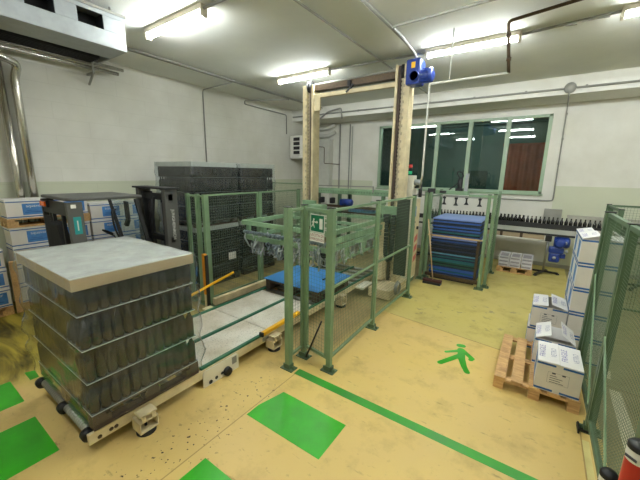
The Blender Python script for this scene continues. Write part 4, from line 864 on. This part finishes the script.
# ================================================================== BOTTLE CONVEYOR along the end wall
BC = thing('bottle_conveyor', 'narrow steel bottle conveyor along the end wall', 'conveyor', (-.3, 9.45, 0))
MB().box(-3.0, 2.2, 9.36, 9.54, 1.09, 1.125).build('chain_belt', 'black', BC); MB().box(-3.0, 2.2, 9.335, 9.355, .98, 1.09).build('side_plate', 'card_grey', BC); MB().box(-3.0, 2.2, 9.545, 9.565, .98, 1.09).build('side_plate', 'card_grey', BC)
MB().box(-3.0, 2.2, 9.33, 9.57, .93, .98).build('under_channel', 'dark_plastic', BC); MB().box(-3.0, 2.2, 9.338, 9.35, 1.09, 1.215).build('guide_rail', 'dark_plastic', BC); MB().cyl((-3.0, 9.57, 1.17), (2.2, 9.57, 1.17), .010, 8).build('guide_rail', 'dark_plastic', BC)
MB().cyl((-2.9, 9.33, .80), (.34, 9.33, .80), .02, 10).build('lower_rail', 'pipe_white', BC)
MB().box(-1.05, -.30, 9.345, 9.355, .82, .93).box(-.26, .2, 9.345, 9.355, .82, .93).build('apron_plate', 'card_tan', BC)
for x in (-2.4, -.72, -.28): MB().box(x - .03, x + .03, 9.33, 9.36, .80, .95).build('rail_bracket', 'chain_steel', BC)
for x in (.285, 2.0, -2.7):
    MB().cyl((x, 9.42, .06), (x, 9.42, .93), .026, 10).build('leg', 'steel', BC)
    f = MB()
    for a in (.35, 1.35, 2.75, 4.2): f.bar((x, 9.42, .07), (x + .32 * math.cos(a), 9.42 + .32 * math.sin(a), .035), .05, .04).lathe([(0, .03), (.035, .03), (.04, 0)], (x + .32 * math.cos(a), 9.42 + .32 * math.sin(a), 0), 10)
    f.build('spider_foot', 'black', BC)
MB().box(.22, .35, 9.26, 9.33, .80, .94).build('clamp_box', 'black', BC, bevel=.01)
MB().box(-.98, -.80, 9.325, 9.333, .84, .93).build('rating_plate', 'card_tan', BC); MB().box(-.2, .25, 9.59, 9.60, .98, 1.0).build('rear_stay', 'chain_steel', BC)
bb_ = MB().lathe([(0, .003), (.033, 0), (.036, .01), (.036, .145), (.030, .165), (.0145, .20), (.014, .235), (.0155, .237), (.0155, .245), (0, .245)], n=12).build('black_bottle', 'black_glass', local=True)
UB = []; xs = []
x = 1.95
while x > -2.7: xs.append(x); x -= .083 if x < -.1 else .086
for k, x in enumerate(xs):
    put(bb_, UB, (x, 9.41 if x < 0 else 9.44 + rnd.uniform(-.02, .02), 1.1755), 'black bottle on the wall conveyor, front row, %s from the carton end' % nth(k), 'black bottles on the wall conveyor')
for k in range(15):
    put(bb_, UB, (-.30 - k * .083, 9.488, 1.1755), 'black bottle on the wall conveyor, rear row, %s from the carton end' % nth(k), 'black bottles on the wall conveyor')
for ch in BC.children:   # belt height
    if ch.name.startswith('leg'):
        for v in ch.data.vertices: v.co.z += .05 if v.co.z > .5 else 0
    elif not ch.name.startswith('spider_foot'): ch.location.z += .05
# blue drive motors under the conveyor
DM = thing('gear_motor', 'blue gear motor unit hanging under the bottle conveyor', 'motor', (.62, 9.4, .4))
MB().lathe([(0, -.15), (.11, -.15), (.13, -.11), (.13, .11), (.10, .15), (0, .15)], (.66, 9.40, .79), 20, 0, Matrix.Rotation(PI / 2, 3, 'Y')).build('motor', 'motor_blue', DM)
MB().lathe([(0, -.02), (.10, -.02), (.105, 0), (.105, .08), (.06, .1), (0, .1)], (.62, 9.27, .79), 18, 0, Matrix.Rotation(PI / 2, 3, 'X')).build('motor_end', 'motor_blue', DM)
MB().box(.42, .72, 9.26, 9.50, .52, .68).build('gearbox', 'motor_blue', DM, bevel=.04); MB().box(.44, .66, 9.28, 9.48, .30, .53).build('lower_gearbox', 'motor_blue', DM, bevel=.04); MB().box(.66, .76, 9.30, 9.46, .42, .52).build('terminal_box', 'motor_blue', DM, bevel=.01)
for p in ((.72, 9.26, .80), (.76, 9.25, .60), (.55, 9.27, .42)): MB().lathe([(0, .02), (.032, .02), (.038, 0)], p, 14, 0, Matrix.Rotation(PI / 2, 3, 'X')).build('shaft_cap', 'galvanised', DM)
MB().box(.5, .7, 9.36, 9.44, .66, .91).build('mounting', 'motor_blue', DM)
for ch in DM.children: ch.location += Vector((-.10, 0, .05))
tag(MB().box(.12, .50, 10.18, 10.299, 1.22, 1.55).build('wall_box', 'conduit_grey', bevel=.01), 'grey electrical box on the end wall behind the black bottles', 'box')
tag(MB().box(.62, 2.4, 10.26, 10.299, 1.1, 1.42).build('wall_trunking', 'trim_grey', bevel=.005), 'pale trunking on the end wall behind the carton stack', 'trunking')

# small pallet of wrapped bundles by the wall
pallet('wooden_pallet', 'small wooden pallet of wrapped white bundles by the end wall', -.70, .06, 9.0, 9.72, 0, 'pallet_wood', slats=5, along='x')
for r in range(3):
    for c in range(3):
        if r == 2 and c == 2 and False: continue
        x0 = -.68 + c * .245; z0 = .146 + r * .085
        b = MB().box(x0 + rnd.uniform(-.01, .01), x0 + .232, 9.02 + r * .02, 9.66, z0, z0 + .082).box(x0 + .02, x0 + .21, 9.017 + r * .02, 9.0195 + r * .02, z0 + .02, z0 + .06, 1); b.box(x0 + .03, x0 + .2, 9.1, 9.5, z0 + .082, z0 + .0825, 1)
        tag(b.build('paper_bundle', ['paper_bundle', 'paper_grey'], bevel=.012), 'white bundle on the small pallet, %s layer, %s column from the cage' % (['bottom', 'middle', 'top'][r], nth(c)), 'bundle', 'bundles on the small pallet')

# ================================================================== CARTONS
def carton(label, x0, y0, z0, w_, d, h, group=None, flaps=None, side_label=True, emblem=True, cat='carton', front_text=True, label_face='left', lw=None):
    r = thing('carton', label, cat, (x0 + w_ / 2, y0 + d / 2, z0), group); x1, y1, z1 = x0 + w_, y0 + d, z0 + h; t = .005; e = .0006
    b = MB()
    if flaps: b.box(x0, x1, y0, y1, z0, z0 + t, 0).box(x0, x1, y0, y0 + t, z0 + t, z1, 1).box(x0, x1, y1 - t, y1, z0 + t, z1, 1).box(x0, x0 + t, y0 + t, y1 - t, z0 + t, z1, 0).box(x1 - t, x1, y0 + t, y1 - t, z0 + t, z1, 0)
    else: b.box(x0, x1, y0, y1, z0, z1, 0); b.box(x0 + .002, x1 - .002, y0 - e * .6, y0, z0 + .002, z1 - .002, 1)
    gap = .0 if not flaps else .03
    for zb in (z0 + .008, z1 - .030):   # blue bands, broken at the middle by tape
        for a, c in ((x0, x0 + w_ / 2 - gap), (x0 + w_ / 2 + gap, x1)): b.box(a, c, y0 - 2 * e, y0 - e, zb, zb + .022, 2)
        for xx in ((x0 - 2 * e, x0 - e), (x1 + e, x1 + 2 * e)): b.box(xx[0], xx[1], y0, y1, zb, zb + .022, 2)
    if side_label:
        for xx in ((x0 - 2 * e, x0 - e),): b.box(xx[0], xx[1], y0 + d * .28, y0 + d * .72, z0 + .05, z1 - .05, 3)
    if emblem:
        cx_, cz = x0 + w_ * .5, z0 + h * .52; q = .0015; eb = y0 - 2 * e
        for a0, a1, c0, c1 in ((-.09, .09, -.062, -.062 + q), (-.09, .09, .062 - q, .062), (-.09, -.09 + q, -.062, .062), (.09 - q, .09, -.062, .062)): b.box(cx_ + a0, cx_ + a1, eb, eb + e, cz + c0, cz + c1, 4)
        b.box(cx_ - .055, cx_ - .025, eb, eb + e, cz + .045, cz + .062, 4).box(cx_ + .03, cx_ + .06, eb, eb + e, cz + .045, cz + .062, 4)
        for k, ww in enumerate((.06, .11, .09, .12)): b.box(cx_ - .07, cx_ - .07 + ww, eb, eb + e, cz + .02 - k * .024, cz + .026 - k * .024, 4)
    b.build('body', ['white_card', 'side_card', 'blue_print', 'light_blue_print', 'ink'], r)
    for fl_ in flaps or []:
        side, length, ang, txt = fl_; ca, sa = math.cos(ang), math.sin(ang)
        org, ax, dirv = {'left': ((x0, y0, z1), (0, 1, 0), (ca, 0, sa)), 'right': ((x1, y1, z1), (0, -1, 0), (-ca, 0, sa)), 'front': ((x1, y0, z1), (-1, 0, 0), (0, ca, sa)), 'back': ((x0, y1, z1), (1, 0, 0), (0, -ca, sa))}[side]
        W = d if side in ('left', 'right') else w_
        M = frame(org, dirv, ax); nz = M.to_3x3() @ Vector((0, 0, 1)); sgn = 1 if nz.z > 0 else -1
        f = MB().prism([(0, .004), (length, .004), (length, W - .004), (0, W - .004)] if sgn > 0 else [(0, .004), (length, .004), (length, W - .004), (0, W - .004)], M, .004 * sgn)
        if txt:
            sz = W * .155; base = M.to_3x3(); ux = base @ Vector((1, 0, 0)); uy = base @ Vector((0, 1, 0)); n_ = (base @ Vector((0, 0, 1))) * sgn
            cpt = Vector(org) + ux * length * .5 + uy * W / 2 + n_ * (.0052)
            ty = ux if side == 'right' else -ux   # lines of print run along the hinge
            tx = ty.cross(n_); T = frame(cpt, tx, ty)
            f.text(txt[0], sz, T @ Matrix.Translation((0, sz * .65, 0)), 1); f.text(txt[1], sz * .9, T @ Matrix.Translation((0, -sz * .65, 0)), 2)
        f.build('flap', ['white_card', 'violet_ink', 'pale_ink'], r)
    return r
PL = pallet('wooden_pallet', 'light wooden pallet half empty under the two nearest cartons', -.175, .605, 3.82, 5.01, 0, 'pallet_wood', slats=5)
T1 = ('FRAGILE', 'VETRO')
carton('nearest white carton with blue bands, closed lid printed, on the wooden pallet', .20, 3.835, .1445, .385, .50, .325, 'loose white cartons', flaps=[('front', .001, 0, None), ('left', .19, .035, T1), ('right', .192, .012, T1)])
carton('white carton with both flaps half raised, behind the nearest one on the pallet', .17, 4.40, .1445, .385, .46, .325, 'loose white cartons', flaps=[('left', .165, .42, T1), ('right', .165, .62, T1), ('back', .17, -.6, None)])
carton('white carton standing on the floor under the parted flap carton', .085, 5.06, 0, .385, .50, .325, 'loose white cartons')
carton('white carton with parted flaps on top of another beside the tall stack', .105, 5.05, .3262, .385, .50, .325, 'loose white cartons', flaps=[('left', .175, .10, T1), ('right', .185, .26, T1)])
for k in range(5):
    for q in range(2):
        carton('white and blue carton, tall stack by the fence, %s column, %s from floor' % (['front', 'rear'][q], nth(k)), .497 + .004 * (k % 2), 5.03 + q * .465, k * .3262, .43, .46, .325, 'cartons of the tall stack',
               flaps=[('left', .18, .32, T1), ('right', .18, .05, None)] if k == 4 and q == 0 else ([('left', .17, .22, T1), ('right', .18, .5, None)] if k == 4 else None), emblem=False)

# loads of boxes by the block wall
def big_box(label, x0, x1, y0, y1, z0, z1, group):
    r = thing('storage_box', label, 'box', ((x0 + x1) / 2, (y0 + y1) / 2, z0), group); e = .0012
    b = MB().box(x0, x1, y0, y1, z0, z1 - .05, 0); zt_ = z1 - .05
    b.box(x1, x1 + e, y0, y1, z0 + .012, z0 + .03, 1).box(x0, x1, y0 - e, y0, z0 + .012, z0 + .03, 1)
    ly0 = y0 + (y1 - y0) * .36; ly1 = y0 + (y1 - y0) * .92
    b.box(x1, x1 + e, ly0, ly1, z0 + .05, zt_ - .025, 2); P = frame((x1 + e * 1.6, (ly0 + ly1) / 2, zt_ - .065), (0, 1, 0), (0, 0, 1)); b.text('aquaver', .068, P, 3)
    b.box(x1 + e, x1 + 1.4 * e, ly0 + .03, ly1 - .05, z0 + .085, z0 + .10, 4).box(x1 + e, x1 + 1.4 * e, ly0 + .05, ly1 - .12, z0 + .115, z0 + .125, 4)
    b.build('body', ['side_card', 'blue_print', 'light_blue_print', 'white_plastic', 'blue_print'], r)
    l = MB().box(x0 - .006, x1 + .006, y0 - .006, y1 + .006, zt_, z1, 0).box(x1 + .006, x1 + .007, y0, y1, zt_, zt_ + .015, 1).box(x0, x1, y0 - .007, y0 - .006, zt_, zt_ + .015, 1); l.build('lid', ['white_card', 'blue_print'], r, bevel=.004)
GB = 'boxes stacked by the block wall'
for s, (y0, n_, top) in enumerate(((1.30, 2, True), (2.46, 2, False), (.05, 2, False))):
    nm = ['pallet stack seen left of the forklift', 'pallet stack seen through the forklift cab', 'pallet stack at the picture edge'][s]
    yl = 1.12; pallet('wooden_pallet', 'lower wooden pallet of the %s' % nm, -7.36, -6.98, y0, y0 + yl, 0, 'pallet_wood', slats=4)
    lv_ = (4, 5, 3)[s]
    for k in range(lv_):
        for c in range(2):
            z0 = .1445 + k * .3215
            big_box('white labelled box, %s layer, %s column, %s' % (nth(k), ['nearer', 'farther'][c], nm), -7.38, -7.0, y0 + c * .565, y0 + c * .565 + .555, z0, z0 + .32, GB)
    if top:
        zp = .1445 + 4 * .3215; pallet('wooden_pallet', 'upper wooden pallet of the %s' % nm, -7.40, -6.98, y0 - .02, y0 + yl + .02, zp, 'pallet_wood', slats=4)
        for c in range(2):
            big_box('white labelled box above the upper pallet, %s column, %s' % (['nearer', 'farther'][c], nm), -7.38, -7.0, y0 + c * .565, y0 + c * .565 + .555, zp + .1445, zp + .1445 + .31, GB)
tag(MB().obox((-6.92, 1.24, .46), (.04, .09, .9), Matrix.Rotation(.07, 3, 'Y')).build('wooden_plank', 'pallet_wood', bevel=.004), 'upright wooden plank leaning at the corner of the labelled boxes', 'plank')

# ================================================================== FORKLIFT
FK = thing('forklift', 'dark grey electric forklift parked behind the wrapped bottle load', 'forklift', (-5.7, 2.0, 0))
fx0, fx1 = -6.22, -5.20
def sk(pts, w0, w1, m, name, bev=.03): MB().prism(pts, frame((w0, 0, 0), (0, 1, 0), (0, 0, 1)), w1 - w0).build(name, m, FK, bevel=bev)
sk([(1.30, .25), (1.26, .62), (1.34, .95), (1.95, 1.0), (2.0, .42), (2.68, .42), (2.72, .18), (2.0, .16), (1.5, .16)], fx0, fx1, 'truck_grey', 'chassis', .04)
sk([(2.45, .42), (2.40, 1.05), (2.55, 1.12), (2.66, .9), (2.70, .42)], fx0 + .06, fx1 - .06, 'dark_plastic', 'dashboard')
rf = MB().prism(rc(fx1 - fx0 + .06, 1.0, .06), Matrix.Translation(((fx0 + fx1) / 2, 2.06, 1.955)), .045); rf.build('overhead_guard', 'truck_grey', FK, bevel=.015)
MB().prism([(1.57, .95), (1.55, 1.94), (1.74, 1.94), (1.74, .95)], frame((fx1 - .05, 0, 0), (0, 1, 0), (0, 0, 1)), .06).build('rear_pillar', 'truck_grey', FK, bevel=.01)
MB().prism([(1.57, .95), (1.55, 1.94), (1.70, 1.94), (1.70, .95)], frame((fx0, 0, 0), (0, 1, 0), (0, 0, 1)), .06).build('rear_pillar', 'dark_plastic', FK, bevel=.01)
for x in (fx0 + .02, fx1 - .03):
    MB().bar((x, 2.47, 1.94), (x, 2.66, .9), .04, .05 if x > -5.5 else .03).build('front_pillar', 'dark_plastic', FK)
    if x > -5.5: MB().bar((x, 2.10, 1.94), (x, 2.27, 1.1), .025, .035).build('door_pillar', 'black', FK)
MB().hexa([(fx0 + .06, 2.47, 1.92), (fx1 - .06, 2.47, 1.92), (fx1 - .06, 2.66, .95), (fx0 + .06, 2.66, .95), (fx0 + .06, 2.476, 1.92), (fx1 - .06, 2.476, 1.92), (fx1 - .06, 2.666, .95), (fx0 + .06, 2.666, .95)]).build('windscreen', 'cab_glass', FK)
MB().hexa([(fx1 - .03, 2.15, 1.92), (fx1 - .03, 2.45, 1.92), (fx1 - .03, 2.62, 1.05), (fx1 - .03, 2.32, 1.05), (fx1 - .025, 2.15, 1.92), (fx1 - .025, 2.45, 1.92), (fx1 - .025, 2.62, 1.05), (fx1 - .025, 2.32, 1.05)]).build('side_glass', 'cab_glass', FK)
MB().box(fx0 + .07, fx1 - .06, 1.56, 1.60, 1.75, 1.93).build('rear_header', 'dark_plastic', FK)
o = MB().box(fx0 + .12, fx0 + .34, 1.525, 1.575, 1.83, 1.93).build('lamp_bracket', 'black', FK); MB().box(fx0 + .14, fx0 + .33, 1.50, 1.53, 1.845, 1.915).build('rear_light', 'orange_lens', FK, bevel=.01)
for x in (fx0 + .30, fx0 + .42, fx0 + .78): MB().box(x - .02, x + .02, 1.56, 1.60, .95, 1.76).build('rear_bar', 'black', FK)
MB().box(fx0 + .08, fx0 + .36, 1.56, 1.58, 1.25, 1.70).build('rear_screen', 'seat_fabric', FK)
b = MB().box(fx1 + .011, fx1 + .013, 1.61, 1.70, 1.50, 1.74).box(fx1 + .013, fx1 + .0135, 1.648, 1.662, 1.55, 1.69, 1); b.build('sticker', ['sticker_teal', 'white_plastic'], FK); MB().box(fx1 + .011, fx1 + .013, 1.60, 1.66, 1.86, 1.91).build('plate', 'white_plastic', FK)
MB().box(-5.95, -5.50, 1.62, 2.05, 1.0, 1.12).build('seat', 'seat_fabric', FK, bevel=.04); MB().prism([(1.58, 1.1), (1.52, 1.62), (1.62, 1.66), (1.72, 1.1)], frame((-5.93, 0, 0), (0, 1, 0), (0, 0, 1)), .40).build('seat_back', 'seat_fabric', FK, bevel=.04)
sw = MB().tube([Vector((-5.72, 2.30, 1.33)) + Matrix.Rotation(-.6, 3, 'X') @ Vector((.17 * math.cos(t * PI / 12), .17 * math.sin(t * PI / 12), 0)) for t in range(24)], .014, 8, closed=True).cyl((-5.72, 2.30, 1.33), (-5.72, 2.45, 1.05), .02, 8)
for t in (0, 2.1, 4.2): sw.bar((-5.72, 2.30, 1.33), Vector((-5.72, 2.30, 1.33)) + Matrix.Rotation(-.6, 3, 'X') @ Vector((.17 * math.cos(t), .17 * math.sin(t), 0)), .02, .012)
sw.build('steering_wheel', 'black', FK)
MB().bar((-5.32, 2.36, 1.90), (-5.35, 2.38, 1.62), .10, .03).bar((-5.30, 2.36, 1.62), (-5.34, 2.34, 1.52), .06, .05).build('mirror', 'black', FK)
MB().tube(smooth_path([(fx1 - .02, 2.16, 1.8), (fx1 + .0, 2.10, 1.76), (fx1 + .0, 2.12, 1.5), (fx1 - .02, 2.2, 1.3)], 5), .014, 8).build('grab_handle', 'black', FK)
MB().bar((-5.45, 2.3, 1.1), (-5.42, 2.2, 1.4), .025).lathe([(0, .04), (.025, .03), (.025, 0)], (-5.42, 2.2, 1.38), 10).build('control_lever', 'galvanised', FK)
for x in (fx0 + .02, fx1 - .02):
    for y, r in ((1.62, .22), (2.52, .26)):
        s = 1 if x > -5.7 else -1
        o = MB().lathe([(r * .55, -.08), (r * .96, -.08), (r, -.05), (r, .05), (r * .96, .08), (r * .55, .08)], (x, y, r), 24, 0, Matrix.Rotation(PI / 2, 3, 'Y')).build('wheel', 'rubber', FK); MB().lathe([(0, -.07), (r * .56, -.07), (r * .56, .07), (0, .07)], (x, y, r), 18, 0, Matrix.Rotation(PI / 2, 3, 'Y')).build('hub', 'truck_grey', o)
for x, s in ((-5.90, 1), (-4.98, -1)):
    MB().box(min(x, x + s * .09), max(x, x + s * .09), 2.80, 3.02, .06, 2.08).build('outer_mast_rail', 'truck_grey', FK, bevel=.006); MB().box(min(x + s * .11, x + s * .18), max(x + s * .11, x + s * .18), 2.84, 3.0, .08, 2.02).build('inner_mast_rail', 'dark_plastic', FK); MB().cyl((x + s * .23, 2.92, .1), (x + s * .23, 2.92, 1.9), .035, 12).build('lift_cylinder', 'black', FK)
MB().box(-5.98, -4.93, 2.78, 3.04, 2.08, 2.11).build('mast_cap', 'dark_plastic', FK); MB().box(-5.9, -4.98, 2.86, 2.94, 1.90, 2.0).build('mast_crosshead', 'black', FK); MB().box(-5.9, -4.98, 2.86, 2.94, 1.2, 1.3).build('mast_crossbar', 'black', FK)
tx = MB().text('JUNGHEINRICH', .072, frame((-4.978, 2.92, 1.50), (0, 0, -1), (0, 1, 0)), 0); tx.build('mast_lettering', 'white_plastic', FK)
MB().box(-5.185, -5.18, 2.83, 2.87, 1.4, 1.86).build('capacity_label', 'galvanised', FK)
MB().tube(smooth_path([(-5.3, 2.8, 1.95), (-5.35, 2.76, 1.4), (-5.45, 2.78, .8)], 6), .018, 8).build('hydraulic_hose', 'black', FK)
for x in (-5.75, -5.32): MB().box(x - .05, x + .05, 3.10, 3.56, .06, .10).box(x - .05, x + .05, 3.06, 3.10, .06, .60).build('fork', 'black', FK)
MB().box(-5.88, -5.0, 3.03, 3.06, .45, .55).box(-5.88, -5.0, 3.03, 3.06, .15, .22).build('fork_carriage', 'black', FK)

# machinery base beyond the fence
tag(MB().box(1.22, 2.1, 3.2, 4.7, 0, .34).box(1.20, 2.12, 3.18, 4.72, .34, .38).box(1.3, 2.0, 3.3, 4.6, .38, .55).build('machine_base', 'dark_fence_green', bevel=.01), 'dark green machine base on the floor beyond the mesh fence', 'machine base')
for o in list(bpy.data.objects):
    if 'kind' not in o and o.parent is None and o.type == 'MESH' and 'category' not in o: print('UNTAGGED', o.name)
